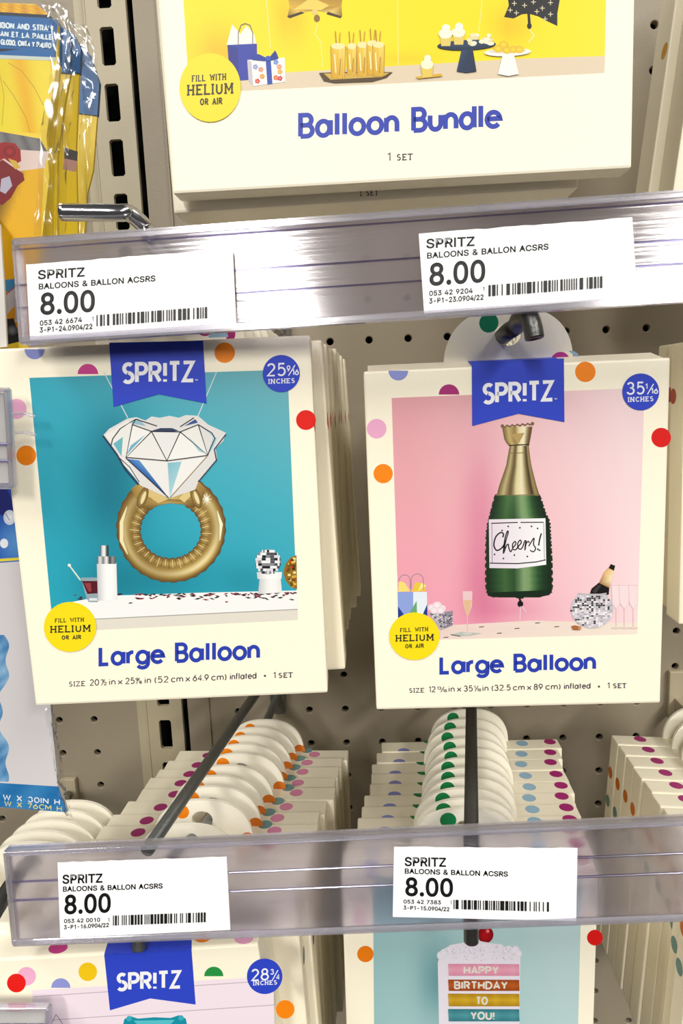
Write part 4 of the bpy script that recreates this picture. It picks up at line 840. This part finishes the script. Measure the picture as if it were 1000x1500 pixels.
rdot(P, 39, 1430, 13.6, C_['pink']); rdot(P, 24, 1440, 13.8, (236, 24, 16)); rdot(P, 89, 1447, 14, C_['lav'], 180, 360); rdot(P, 128.5, 1423.5, 13.6, C_['yel']); rdot(P, 313, 1430, 14, (40, 150, 70), 180, 360); rdot(P, 417.5, 1478.5, 13.6, C_['org'])
P.quad((47, 1450.5), (400, 1430), (405, 1620), (56, 1640), lambda i, j: (250, 234, 244), 1, 1)
for k in range(4):
    y = 1460 + k * 36; P.line([(49 + k, y), (402, y - 24)], 1.1, (196, 178, 192))
P.line([(75, 1500), (82, 1486), (92, 1500)], 1.2, (150, 130, 160))
P.poly([(178, 1510), (182, 1493), (190, 1488), (202, 1492), (226, 1490), (250, 1491), (262, 1487), (272, 1492), (276, 1510)], (20, 150, 172)); P.poly([(196, 1495), (256, 1494), (250, 1500), (200, 1500)], (90, 200, 212)); P.disc(189, 1492, 4, (60, 180, 196)); P.disc(265, 1491, 4, (60, 180, 196))
P.out('product_picture', 'printed pale pink picture with a teal balloon')
P.poly([(152.5, 1398), (280.5, 1390.6), (286.5, 1471.5), (220, 1462.5), (161, 1480)], BLUE); bn = P.out('brand_banner', 'blue swallowtail banner')
P.text('SPR!TZ', (172.5, 1450), (263.5, 1445.5), 22.5, 5, (252, 252, 255), gap=.24); P.out('lettering', 'white brand lettering', bn)
badge(P, 387.5, 1430, 26, [('28', (369, 1436), (392.5, 1434.6), 15.5, 2.4, False), ('3', (396.5, 1427), (400.5, 1426.8), 7, 1.4, False), ('/', (399, 1434.6), (407, 1434), 12.5, 1.4, False), ('4', (405, 1434.4), (409, 1434.2), 7, 1.4, False), ('INCHES', (371.5, 1442.8), (405, 1441.2), 5.4, 1.2, True)])
stack(2, lambda k: Matrix.Translation((TRp.x - 1.93 + .12 * k, -8.95 + .5 * k, -1.12 - .05 * k - 4.9)) @ Matrix.Rotation(-.03, 4, 'Y'),
      lambda M, l: balloon_box(l, M, T=.48, rightdots=[(.3, -.62, (120, 40, 66), None), (.3, -1.3, (80, 84, 120), None)]),
      lambda k: 'cream balloon box edge %s behind the pale pink picture box' % ['directly', 'second'][k], 'boxes right behind the pink picture box')

# ---- lower right front box (cake picture) -------------------------------------------------------
TLc, TRc, BLc = un(507, 1281, -8.7), un(884, 1280, -8.72), un(511, 1560, -8.68)
W4 = (TRc - TLc).length; down = (BLc - TLc).normalized()
M4 = frame(TLc + down * 4.9, TRc + down * 4.9, TLc) @ Matrix.Translation((W4 / 2, 0, 0))
cake_box = balloon_box('cream balloon box with a birthday cake balloon on pale teal, bottom centre', M4, W4, 4.9, .6, topdots=[(-1.55, .25, C_['lav'], None), (1.2, .3, C_['blu'], None), (1.85, .35, C_['mag'], None)], tabdots=[(-.27, .6, C_['grn'], None)])
P = Print(cake_box, M4)
rdot(P, 535, 1397.5, 12, (244, 130, 14)); rdot(P, 871, 1373.5, 11.6, (228, 26, 24)); rdot(P, 527, 1343, 11.5, (248, 190, 206))
def tealc(i, j):
    x, y = 547 + 303 * i, 1285 + 300 * j
    return lerp(lerp((158, 200, 202), (190, 218, 218), i * 1.1), (96, 148, 156), .8 * gauss(x, y, 640, 1450, 26, 60))
P.quad((546, 1285), (852, 1281), (845, 1560), (548, 1560), tealc, 20, 20)
P.disc(711, 1369, 11.5, (190, 16, 26), 12.5, c2=(130, 8, 16)); P.disc(714, 1364, 2.5, (240, 120, 120)); P.line([(716, 1360), (722, 1352)], 1.6, (130, 20, 20))
P.poly([(645, 1396), (650, 1390), (660, 1384), (672, 1382), (684, 1380), (700, 1378), (716, 1381), (730, 1383), (742, 1388), (756, 1392), (762, 1400), (761, 1450), (760, 1560), (644, 1560), (642, 1460), (641, 1410)], (238, 232, 242))
for k in range(26): x = 646 + k * 4.5; P.disc(x, 1396 - 9 * math.sin((x - 644) / 118 * 3.1) + rnd.uniform(-2, 4), rnd.uniform(4, 7), (246, 242, 248), c2=(232, 226, 238))
for k in range(60): x, y = rnd.uniform(652, 752), rnd.uniform(1385, 1406); P.line([(x, y), (x + rnd.uniform(-2, 2), y + 1.6)], .9, rnd.choice([(190, 180, 205), (220, 170, 180), (150, 190, 190), (210, 205, 220)]))
for y0, y1, c, d_, t, x0, x1 in ((1411.5, 1429, (240, 172, 192), (222, 140, 168), 'HAPPY', 680, 729), (1434.5, 1451, (196, 96, 34), (150, 66, 22), 'BIRTHDAY', 666, 742), (1455, 1473.5, (222, 180, 46), (176, 132, 22), 'TO', 698, 713), (1477.5, 1495.5, (84, 160, 168), (50, 120, 132), 'YOU!', 690, 723)):
    P.quad((656, y0), (760, y0 + .4), (760.5, y1), (657, y1), lambda i, j: lerp(c, d_, abs(j - .5) * 1.4 + .3 * math.sin(i * 14) ** 2), 12, 4)
    P.text(t, (x0, y1 - 3.6), (x1, y1 - 3.4), 9.5, 2.6, (232, 228, 216))
P.out('product_picture', 'printed picture of a birthday cake balloon')

# ---- far left lower boxes -----------------------------------------------------------------------
DL = un(0, 1385, -9.3)
MD = Matrix.Translation((-4.9 - 2.05, -9.35, -1.15 - 4.9))
cut_box = balloon_box('cream balloon box cut off by the left edge, blue title letter showing', MD, tabdots=[])
P = Print(cut_box, MD)
P.text('S', (-3, 1410), (5, 1410), 10, 3, TBLUE); P.out('title_lettering', 'blue product title'); P.text('6', (1.5, 1431), (4.5, 1431), 5, .9, TXT); P.out('size_lettering')
P.disc(14, 1315, 9, (238, 180, 40), n=20); P.out('polka_dot')
stack(5, lambda k: Matrix.Translation((-5.35 + [0, -.04, -.03, .0, .05][k], -7.9 + .42 * k, -1.75 - 4.9 - .05 * k)) @ Matrix.Rotation(.0, 4, 'Y'),
      lambda M, l: balloon_box(l, M, 2.4, 4.9, .38),
      lambda k: 'cream hang tab box at the lower left edge, %s' % ['frontmost', 'second from the front', 'third from the front', 'fourth from the front', 'rearmost'][k], 'boxes at the lower left edge')

# ------------------------------------------------------------------ ticket channels (clear rails) and price labels
def rail(name, label, bl, br, tl, x1, ridges):
    M = frame(bl, br, tl); H = (M.inverted() @ tl).z
    t = thing(name, label, 'ticket rail', M)
    mesh_obj('back_plate', *box(0, x1, .05, .10, 0.0, H), M_RAIL, t)
    mesh_obj('bottom_lip', *join(box(0, x1, -.06, -.03, 0.0, .075, .01, 1), box(0, x1, -.06, .05, -.02, .012)), M_LIP, t)
    mesh_obj('top_lip', *join(box(0, x1, -.05, -.025, H - .07, H, .01, 1), box(0, x1, -.05, .12, H - .005, H + .02)), M_LIP, t)
    for z, h in ridges:
        mesh_obj('ridge', *tube([(0, .045, z * H), (x1, .045, z * H)], h, 8), M_RIDGE, t)
    mesh_obj('end_edge', *box(-.02, .02, -.06, .12, 0, H, .008, 1), M_LIP, t)
    return t, M
rail1, MR1 = rail('ticket_rail', 'clear plastic ticket rail in front of the upper hooks', un(33, 503, -9.98), un(1000, 441, -10.12), un(26, 353, -9.84), 11, ((.36, .012), (.58, .014), (.93, .012)))
rail2, MR2 = rail('ticket_rail', 'clear plastic ticket rail in front of the lower hooks', un(22, 1381, -9.98), un(1000, 1344, -10.12), un(20, 1245, -9.82), 11, ((.44, .018), (.64, .018), (.93, .012)))
BAR = '1101001100101110010110011101001011100110111101101011011100110101001101101001110100101100100110001001011011001101'
def price_label(label, MR, quad, items, bar, seed):
    M = MR @ Matrix.Translation((0, -.0, 0))
    P0 = Print(None, M); q = [P0.uv(p) for p in quad]
    o = thing('price_label', label, 'price label', M, 'price labels on the clear rails')
    n = 22; rr = random.Random(seed); top = []
    (a, b), (c, d) = q[0], q[1]
    for i in range(1, n): top.append((a + (c - a) * i / n, b + (d - b) * i / n + rr.uniform(-.006, .006)))
    mesh_obj('card', *extrude([[q[0]] + top + [q[1], q[2], q[3]]], -.018, .0), M_LABEL, o)
    P = Print(o, M, (0, -.018, 0))
    for t, p0, p1, cap, bold in items: P.outline_text(t, p0, p1, cap, (22, 22, 24), bold)
    P.out('lettering', 'black printed price text')
    (ax, ay), (bx, by), (cx, cy), (dx, dy) = bar; N = len(BAR); i = 0; rr = random.Random(seed)
    while i < 96:
        wq = rr.choice([1, 1, 1, 2, 2, 3, 4 if 30 < i < 60 else 1]); gq = rr.choice([1, 1, 1, 1, 2, 3 if i > 60 or i < 20 else 1])
        u0, u1 = i / 100, min(1, (i + wq) / 100)
        P.poly([(ax + (bx - ax) * u0, ay + (by - ay) * u0), (ax + (bx - ax) * u1, ay + (by - ay) * u1), (dx + (cx - dx) * u1, dy + (cy - dy) * u1), (dx + (cx - dx) * u0, dy + (cy - dy) * u0)], (24, 24, 26)); i += wq + gq
    P.out('barcode', 'black barcode')
L1 = [('SPRITZ', (55, 409), (124.5, 404.6), 12.6, 1.15), ('BALOONS & BALLON ACSRS', (56, 424), (228, 411.6), 8, .75), ('8.00', (57.5, 460.5), (140.5, 455.3), 30, 2.2), ('053 42 6674', (58, 477), (120.5, 471.6), 7, .5), ('1', (134, 470), (138, 469.7), 6, .2), ('3-P1-24.0904/22', (58, 487), (136, 481.6), 7.2, .5)]
L2 = [('SPRITZ', (623.5, 363.6), (695.5, 359.8), 13, 1.15), ('BALOONS & BALLON ACSRS', (624.5, 378.8), (803.5, 365.2), 8.2, .75), ('8.00', (627, 418), (712, 412), 31, 2.2), ('053 42 9204', (628, 433.4), (692.5, 429), 7, .5), ('1', (706, 426.4), (710.5, 426), 6, .2), ('3-P1-23.0904/22', (628, 444.6), (708.5, 438.6), 7.2, .5)]
L3 = [('SPRITZ', (91, 1294.4), (150.5, 1292.4), 12.4, 1.15), ('BALOONS & BALLON ACSRS', (91.5, 1306), (238.5, 1301), 7, .75), ('8.00', (93, 1338.4), (163.5, 1335.4), 26.5, 2.1), ('053 42 0010', (93.5, 1352), (147, 1349.8), 5.6, .5), ('1', (157.5, 1350), (161.5, 1349.8), 5.6, .2), ('3-P1-16.0904/22', (93.5, 1361), (160, 1357.4), 5.8, .5)]
L4 = [('SPRITZ', (592, 1268.2), (653.5, 1269.4), 12.4, 1.15), ('BALOONS & BALLON ACSRS', (592, 1279.4), (744, 1283.8), 7, .75), ('8.00', (592, 1311.4), (664.5, 1313), 25.5, 2.1), ('053 42 7383', (590.5, 1323), (646, 1324.4), 5.4, .5), ('1', (658.5, 1324.4), (662, 1324.5), 5.4, .2), ('3-P1-15.0904/22', (590.5, 1332), (658.5, 1334.4), 5.6, .5)]
price_label('white price label at the left end of the upper clear rail', MR1, [(39, 388), (341, 365), (346.5, 481), (45, 499)], L1, [(141.5, 461.5), (312, 449), (312, 465.5), (141.5, 478)], 3)
price_label('white price label on the right half of the upper clear rail', MR1, [(613, 343), (925, 319), (932.5, 436), (621, 459.5)], L2, [(715, 417.8), (890.5, 404), (890.5, 421), (715, 434.2)], 5)
price_label('white price label at the left end of the lower clear rail', MR2, [(85, 1263), (332, 1254.5), (337.5, 1361), (89, 1373)], L3, [(165.5, 1340.8), (310, 1335.6), (310, 1350), (165.5, 1355.6)], 8)
price_label('white price label on the right half of the lower clear rail', MR2, [(577, 1240), (845, 1242), (843, 1348), (575, 1342)], L4, [(664, 1317.6), (812.5, 1321.2), (812.5, 1335.4), (664, 1331.4)], 13)

def small_holder(name, label, bl, br, tl, depth=.16, rings=()):
    M = frame(bl, br, tl); H = (M.inverted() @ tl).z; Wd = (br - bl).length
    t = thing(name, label, 'ticket holder', M)
    mesh_obj('back_plate', *box(0, Wd, .06, .09, 0, H), M_RAIL, t)
    mesh_obj('card_insert', *box(.03, Wd - .06, .03, .045, .05, H - .05), mat('grey_card', (176, 174, 172), .6, vary=.2, bscale=60), t)
    mesh_obj('frame_edge', *join(box(0, Wd, -.04, .1, -.02, .03, .008, 1), box(0, Wd, -.04, .1, H - .03, H + .02, .008, 1), box(Wd - .03, Wd + .02, -.04, .1, 0, H, .008, 1)), M_LIP, t)
    for z in rings: mesh_obj('ridge', *tube([(0, .0, z * H), (Wd, .0, z * H)], .02, 8), M_RIDGE, t)
    return t, M
h1, MH = small_holder('ticket_holder', 'clear ticket holder cut off at the left edge beside the ring balloon box', un(-60, 712, -10.05), un(19, 714, -10.0), un(-66, 568, -10.1), rings=(.28, .45))
for z in (.60, .36):
    mesh_obj('clip_arm', *tube([(.73, .03, z + .35), (.86, .05, z + .36), (.98, .1, z + .32)], .02, 8), M_LIP, h1)
small_holder('ticket_holder', 'clear ticket holder at the bottom left corner', un(-60, 1560, -10.35), un(72, 1560, -10.35), un(-64, 1477, -10.2), rings=(.7,))

# ------------------------------------------------------------------ hooks
def bracket(t, x, z, m):
    mesh_obj('mounting_plate', *box(x - .22, x + .22, -.14, -.02, z - .55, z + .35, .03), m, t)
# scanner arms of the two lower hooks and the prongs below them
def hook(label, arm, prong, m_arm, m_pr, r_arm=.115, r_pr=.115):
    t = thing('display_hook', label, 'hook', Matrix.Translation(prong[0]))
    MI = Matrix.Translation(-Vector(prong[0]))
    if arm: mesh_obj('upper_arm', *tube([MI @ Vector(p) for p in arm], r_arm, 14), m_arm, t, smooth=True)
    mesh_obj('prong', *tube([MI @ p for p in spline(prong, 8)], r_pr, 18, hollow=.72), m_pr, t, smooth=True)
    p = MI @ Vector(prong[0])
    mesh_obj('mounting_plate', *box(p.x - .2, p.x + .2, p.y - .12, p.y + .0, p.z - .5, p.z + .3, .03), m_arm, t)
    return t
def arm_line(pn, Yn, pf):
    a = un(*pn, Yn); b = unz(*pf, a.z); d = (b - a) / (b.y - a.y); return [a, a + d * (-.3 - a.y)]
armA = arm_line((215, 1246), -9.86, (365, 1030)); armB = arm_line((690, 1246), -9.86, (690, 1042))
eA, eB = un(204, 1391, -9.87), un(690, 1380, -9.6)
hook('grey steel double display hook of the lower left boxes', armA, [(-1.85, -.1, -1.5), (-1.95, -3, -1.3), (-2.2, -7, -.82), (-2.48, -8.9, -.5), (eA.x, -9.5, eA.z + .42), (eA.x, -9.78, eA.z + .3), tuple(eA)], M_STEEL, M_STEEL, .10, .105)
hook('grey steel double display hook of the lower middle boxes', armB, [(3.3, -.1, -1.1), (3.0, -3, -1.03), (2.62, -6.0, -.9), (2.33, -8.6, -.52), (eB.x, -9.3, eB.z + .85), (eB.x, -9.52, eB.z + .6), (eB.x, -9.58, eB.z + .3), tuple(eB)], M_DKSTEEL, M_DKSTEEL, .11, .11)
e2 = un(783, 497, -10.0); b2 = un(768, 462, -9.85); h2 = un(737, 492, -8.62)
hook('dark bent steel hook end through the tab of the bottle balloon box', None, [(3.6, -.1, 7.2), (3.3, -4, 7.3), (h2.x, h2.y, h2.z), (h2.x + .06, -9.2, h2.z + .08), (b2.x - .03, -9.7, b2.z - .03), (b2.x + .03, -9.9, b2.z - .01), tuple((e2 + b2) / 2 + Vector((.02, -.05, .02))), tuple(e2)], M_DKSTEEL, M_DKSTEEL, .115, .118)
c0, c1, c2 = un(88, 311, -9.55), un(170, 312, -9.5), un(214, 334, -9.3)
hook('shiny chrome hook end bent to the left above the upper rail', None, [(-1.2, -.1, 8.3), (-1.5, -5, 8.55), (c2.x + .12, -9.0, c2.z - .22), tuple(c2), (c1.x + .15, -9.42, c1.z), tuple(c1), tuple(c0)], M_CHROME, M_CHROME, .1, .108)
h3 = thing('display_hook', 'upper display hook through the tabs of the ring balloon box', 'hook', Matrix.Translation((-1.75, -.1, 7.4)))
mesh_obj('prong', *tube(spline([(0, 0, 0), (-.1, -5, .3), (-.15, -8.8, .45), (-.15, -9.6, .5)]), .11, 14), M_STEEL, h3, smooth=True)
mesh_obj('mounting_plate', *box(-.2, .2, -.12, 0, -.5, .3, .03), M_STEEL, h3)
hook('display hook of the large balloon bundle boxes, above the frame', None, [(1.6, -.1, 17.7), (1.5, -5, 17.8), (1.4, -9.2, 17.9), (1.4, -9.9, 17.8)], M_STEEL, M_STEEL)
# far left hook (dark bar over the tabs)
fl0, fl1 = un(0, 1322, -9.6), un(100, 1165, -.3)
d = (fl1 - fl0); hl = thing('display_hook', 'dark hook bar crossing the lower left corner', 'hook', Matrix.Translation(fl0))
mesh_obj('upper_arm', *tube([-d * .08, d], .125, 14), M_DKSTEEL, hl, smooth=True)
for px, Y, lb in ((103, 0, 'left of the upright'), (990, 0, 'at the right edge')):
    c = un(px, 1165 if px < 500 else 1010, -.1)
    t = thing('hook_bracket', 'grey painted hook bracket on the pegboard %s' % lb, 'bracket', Matrix.Translation(c))
    mesh_obj('plate', *box(-.22, .22, -.1, .08, -.75, .55, .04), M_UP, t); mesh_obj('arm_stub', *box(-.08, .08, -1.2, -.1, -.5, -.2, .03), M_UP, t)

# ------------------------------------------------------------------ bagged balloon packages at the left
def film(parent, M, P0, pts, depth, amp, seed, name='clear_bag'):
    """crinkled clear film: strip between left and right px outlines"""
    r = random.Random(seed); V, F = [], []; nu, nv = 5, 30
    L, Rr = pts
    def at(Q, t):
        n = len(Q) - 1; i = min(int(t * n), n - 1); f_ = t * n - i
        return (Q[i][0] * (1 - f_) + Q[i + 1][0] * f_, Q[i][1] * (1 - f_) + Q[i + 1][1] * f_)
    for j in range(nv + 1):
        a, b = at(L, j / nv), at(Rr, j / nv)
        for i in range(nu + 1):
            q = (a[0] + (b[0] - a[0]) * i / nu + r.uniform(-.8, .8), a[1] + (b[1] - a[1]) * i / nu)
            u, v = P0.uv(q); V.append((u, -depth + r.uniform(-amp, amp) * .7, v))
    for j in range(nv):
        for i in range(nu): k = j * (nu + 1) + i; F.append((k, k + 1, k + nu + 2, k + nu + 1))
    return mesh_obj(name, V, F, M_FILM, parent, smooth=True)
MCY = mat('yellow_card', (228, 196, 38), .4); MCB = mat('blue_card', (28, 92, 150), .4); MCD = mat('grey_backing', (110, 108, 112), .5)
PKY = [-9.15, -8.5, -7.9, -7.4, -6.3]
def package(k, Y, yel_poly, blue_poly, label, film_pts=None, seed=1):
    M = Matrix.Translation(un(40, 150, Y)); P0 = Print(None, M)
    t = thing('balloon_package', label, 'balloon package', M, 'bagged yellow and blue balloon packages')
    mesh_obj('printed_card', *extrude([[P0.uv(p) for p in yel_poly]], -.0, .06), MCY, t)
    if blue_poly: mesh_obj('card_header', *extrude([[P0.uv(p) for p in blue_poly]], -.02, .07), MCB, t)
    if film_pts: film(t, M, P0, film_pts, .06, .05, seed)
    return t, M
t, M = package(0, PKY[0], [(-70, 2), (52, 6), (72, 22), (84, 36), (84, 88), (76, 140), (68, 200), (72, 260), (62, 345), (40, 520), (-70, 520)], None,
    'bagged balloon package with blue header and yellow card, frontmost at the upper left',
    ([(62, 5), (78, 40), (76, 120), (62, 190), (58, 260), (52, 345)], [(98, 8), (108, 50), (104, 120), (90, 190), (84, 260), (76, 345)]), 4)
P = Print(t, M)
P.quad((-60, 2), (54, 7), (78, 27), (-60, 18), lambda i, j: lerp((240, 190, 30), (200, 130, 10), .5 + .5 * math.sin(i * 40 + j * 5)), 24, 3)
P.quad((-60, 84), (81, 89), (60, 196), (-60, 186), lambda i, j: lerp(lerp((222, 208, 24), (238, 214, 60), i), (232, 178, 16), max(gauss(i, j, .62 + .25 * j, j, .1, 9), gauss(i, j, .2, .3, .25, .3) * .6)), 20, 14)
P.line([(12, 92), (32, 104), (50, 128), (64, 155)], 1, (180, 150, 20)); P.line([(4, 118), (20, 140), (38, 172), (44, 194)], 1, (180, 150, 20)); P.line([(-2, 100), (6, 140), (3, 184)], 1, (190, 160, 30))
P.quad((-60, 182), (58, 203), (72, 226), (-60, 214), lambda i, j: lerp((96, 94, 96), (130, 128, 126), .5 + .5 * math.sin(i * 30)), 14, 3)
P.quad((-60, 214), (72, 222), (64, 250), (-60, 262), lambda i, j: lerp((190, 160, 150), (226, 206, 196), i), 6, 3)
P.quad((-60, 262), (64, 246), (60, 350), (-60, 350), lambda i, j: lerp((60, 42, 20), (226, 172, 20), min(1, max(0, i * 3.2 + j * .9 - 1.6))), 20, 10)
P.quad((-60, 350), (60, 350), (45, 500), (-60, 500), lambda i, j: lerp((216, 168, 20), (190, 120, 20), j), 3, 3)
P.poly([(-8, 212), (6, 208), (22, 210), (30, 220), (31, 236), (20, 242), (6, 232), (-8, 240)], (150, 26, 30)); P.poly([(-8, 240), (4, 234), (18, 244), (34, 254), (36, 264), (26, 272), (16, 290), (4, 300), (-8, 300)], (120, 20, 26)); P.disc(14, 222, 9, (176, 34, 34), 8, c2=(110, 16, 22)); P.poly([(12, 232), (24, 236), (30, 246), (22, 248)], (206, 168, 60)); P.poly([(2, 262), (14, 258), (18, 272), (8, 284), (0, 280)], (176, 172, 190))
P.poly([(-40, 415), (26, 408), (27, 425), (-40, 434)], (58, 126, 170)); P.poly([(8, 432), (22, 421), (31, 424), (30, 452), (29, 472), (22, 472), (22, 448), (14, 456), (6, 468), (4, 452)], (176, 172, 176)); P.line([(8, 432), (22, 420.5), (31.5, 423.5), (30, 472)], 1.6, (170, 60, 50)); P.poly([(-10, 470), (20, 466), (30, 500), (-10, 510)], (34, 36, 40)); P.disc(18, 484, 8, (120, 124, 130), 8, c2=(50, 54, 60))
P.out('printed_artwork', 'yellow, grey and red printed artwork')
P.poly([(-60, 18), (76, 27), (84, 36), (82, 86), (-60, 80)], (26, 96, 160)); P.poly([(-60, 78), (82, 84), (81.5, 89), (-60, 84)], (196, 206, 196)); P.poly([(-60, 14), (72, 22), (78, 27), (-60, 19)], (30, 44, 60)); P.poly([(-4, 71), (30, 72), (-2, 76)], (16, 30, 50))
for y0, y1 in ((38, 47.5), (50.5, 59.5)): P.line([(-20, y0 + .4), (75, y1 - 1.2)], .8, (110, 160, 196))
hd = P.out('header_panel', 'blue header panel')
P.text('OON, RIBBON AND STRAW', (-36, 38), (77.5, 45.4), 7, 2.2, (214, 228, 236)); P.text('ON, LE RUBAN ET LA PAILLE', (-50, 49.5), (76, 58), 6.6, 2.1, (214, 228, 236)); P.text('GLOBO, CINTA Y PALITO', (2, 65), (75, 70.6), 6.6, 2.1, (214, 228, 236)); P.out('lettering', 'white header text', hd)
package(1, PKY[1], [(60, 30), (86, 32), (88, 96), (84, 130), (78, 210), (76, 345), (60, 345)], [(60, 28), (84, 30), (89, 40), (88, 96), (60, 92)], 'second bagged yellow and blue balloon package from the front')
package(2, PKY[2], [(76, 34), (100, 50), (103, 108), (95, 150), (84, 228), (84, 345), (70, 345)], [(76, 32), (98, 44), (104, 54), (103, 108), (78, 106)], 'third bagged yellow and blue balloon package from the front',
    ([(92, 22), (98, 60), (96, 110), (90, 180), (86, 250), (84, 345)], [(112, 30), (116, 80), (112, 120), (104, 190), (100, 260), (98, 345)]), 9)
t, M = package(3, PKY[3], [(92, 44), (112, 56), (118, 70), (115, 128), (111, 218), (114, 345), (80, 345)], [(92, 42), (110, 52), (119, 72), (117, 108), (92, 106)], 'fourth bagged yellow and blue balloon package from the front')
P = Print(t, M); P.quad((94, 216), (114, 222), (113, 236), (94, 232), lambda i, j: (84, 80, 84), 1, 1); P.quad((94, 232), (113, 236), (111, 252), (92, 248), lambda i, j: (196, 150, 140), 1, 1); P.out('printed_artwork')
package(4, PKY[4], [(112, 60), (132, 84), (145, 125), (142, 172), (136, 250), (128, 282), (124, 345), (104, 345)], [(112, 58), (132, 80), (146, 122), (143, 170), (112, 166)], 'rearmost bagged yellow and blue balloon package beside the slotted upright',
    ([(104, 34), (116, 60), (122, 110), (124, 160), (118, 200), (118, 345)], [(128, 38), (140, 70), (146, 116), (140, 150), (134, 195), (132, 345)]), 14)
# white package with a blue bottom band, lower left
M = Matrix.Translation(un(40, 900, -8.75)); P0 = Print(None, M)
t = thing('balloon_package', 'white bagged balloon package with a blue dimension band, behind the ring balloon box', 'balloon package', M)
mesh_obj('printed_card', *extrude([[P0.uv(p) for p in [(-90, 560), (6, 560), (40, 700), (74, 1035), (85, 1152), (98, 1190), (50, 1186), (-90, 1176)]]], 0, .07), mat('white_card_back', (206, 202, 204), .45), t)
P = Print(t, M)
P.quad((-80, 712), (24, 712), (34, 822), (-80, 830), lambda i, j: lerp((24, 66, 160), (96, 158, 216), gauss(i, j, .95, .75, .3, .35) * .9), 12, 12)
P.poly([(-10, 718), (10, 716), (17, 732), (20, 752), (6, 756), (-10, 750)], (28, 36, 112)); P.disc(14, 758, 9, (236, 240, 246), 11, c2=(196, 206, 222)); P.disc(6, 796, 6, (232, 236, 242), 7); P.line([(8, 752), (14, 762)], 1, (90, 100, 140)); P.line([(-20, 822), (36, 818)], 4, (232, 214, 60))
P.out('printed_artwork', 'blue printed picture')
def foil(i, j):
    return lerp((60, 120, 176), (150, 190, 220), .5 + .5 * math.sin(i * 9 + j * 26) * math.cos(j * 41 + i * 3))
P.grid(lambda i, j: (-40 + (43 + 6 * math.sin(j * 9) + 4 * math.sin(j * 27)) * i + 3 * i, 930 + 215 * j), foil, 8, 60); P.out('foil_balloon', 'folded blue foil')
P.quad((-80, 1142), (85, 1152), (99, 1190), (-80, 1176), lambda i, j: lerp((30, 108, 170), (60, 134, 190), .5 + .5 * math.sin(i * 17 + j * 4)), 20, 3); bd = P.out('dimension_band', 'blue band with dimensions')
P.text('W X 30IN H', (5, 1171), (87, 1178.5), 7, 1.4, (236, 240, 244)); P.text('W X 76CM H', (7, 1180), (90, 1188), 6.6, 1.3, (226, 216, 130)); P.out('lettering', None, bd)
film(t, M, P0, ([(68, 1035), (76, 1080), (84, 1140), (94, 1190)], [(80, 1035), (88, 1080), (96, 1140), (108, 1196)]), .05, .05, 21)
# slim bag edge at the far left
M = Matrix.Translation(un(0, 400, -9.4)); P0 = Print(None, M)
t = thing('package_edge', 'pale ribbed bag edge at the left border beside the upper rail', 'bag', M)
mesh_obj('bag_side', *extrude([[P0.uv(p) for p in [(-30, 290), (0, 330), (6, 420), (10, 508), (-30, 512)]]], 0, .04), mat('pale_bag', (216, 212, 206), .4), t)
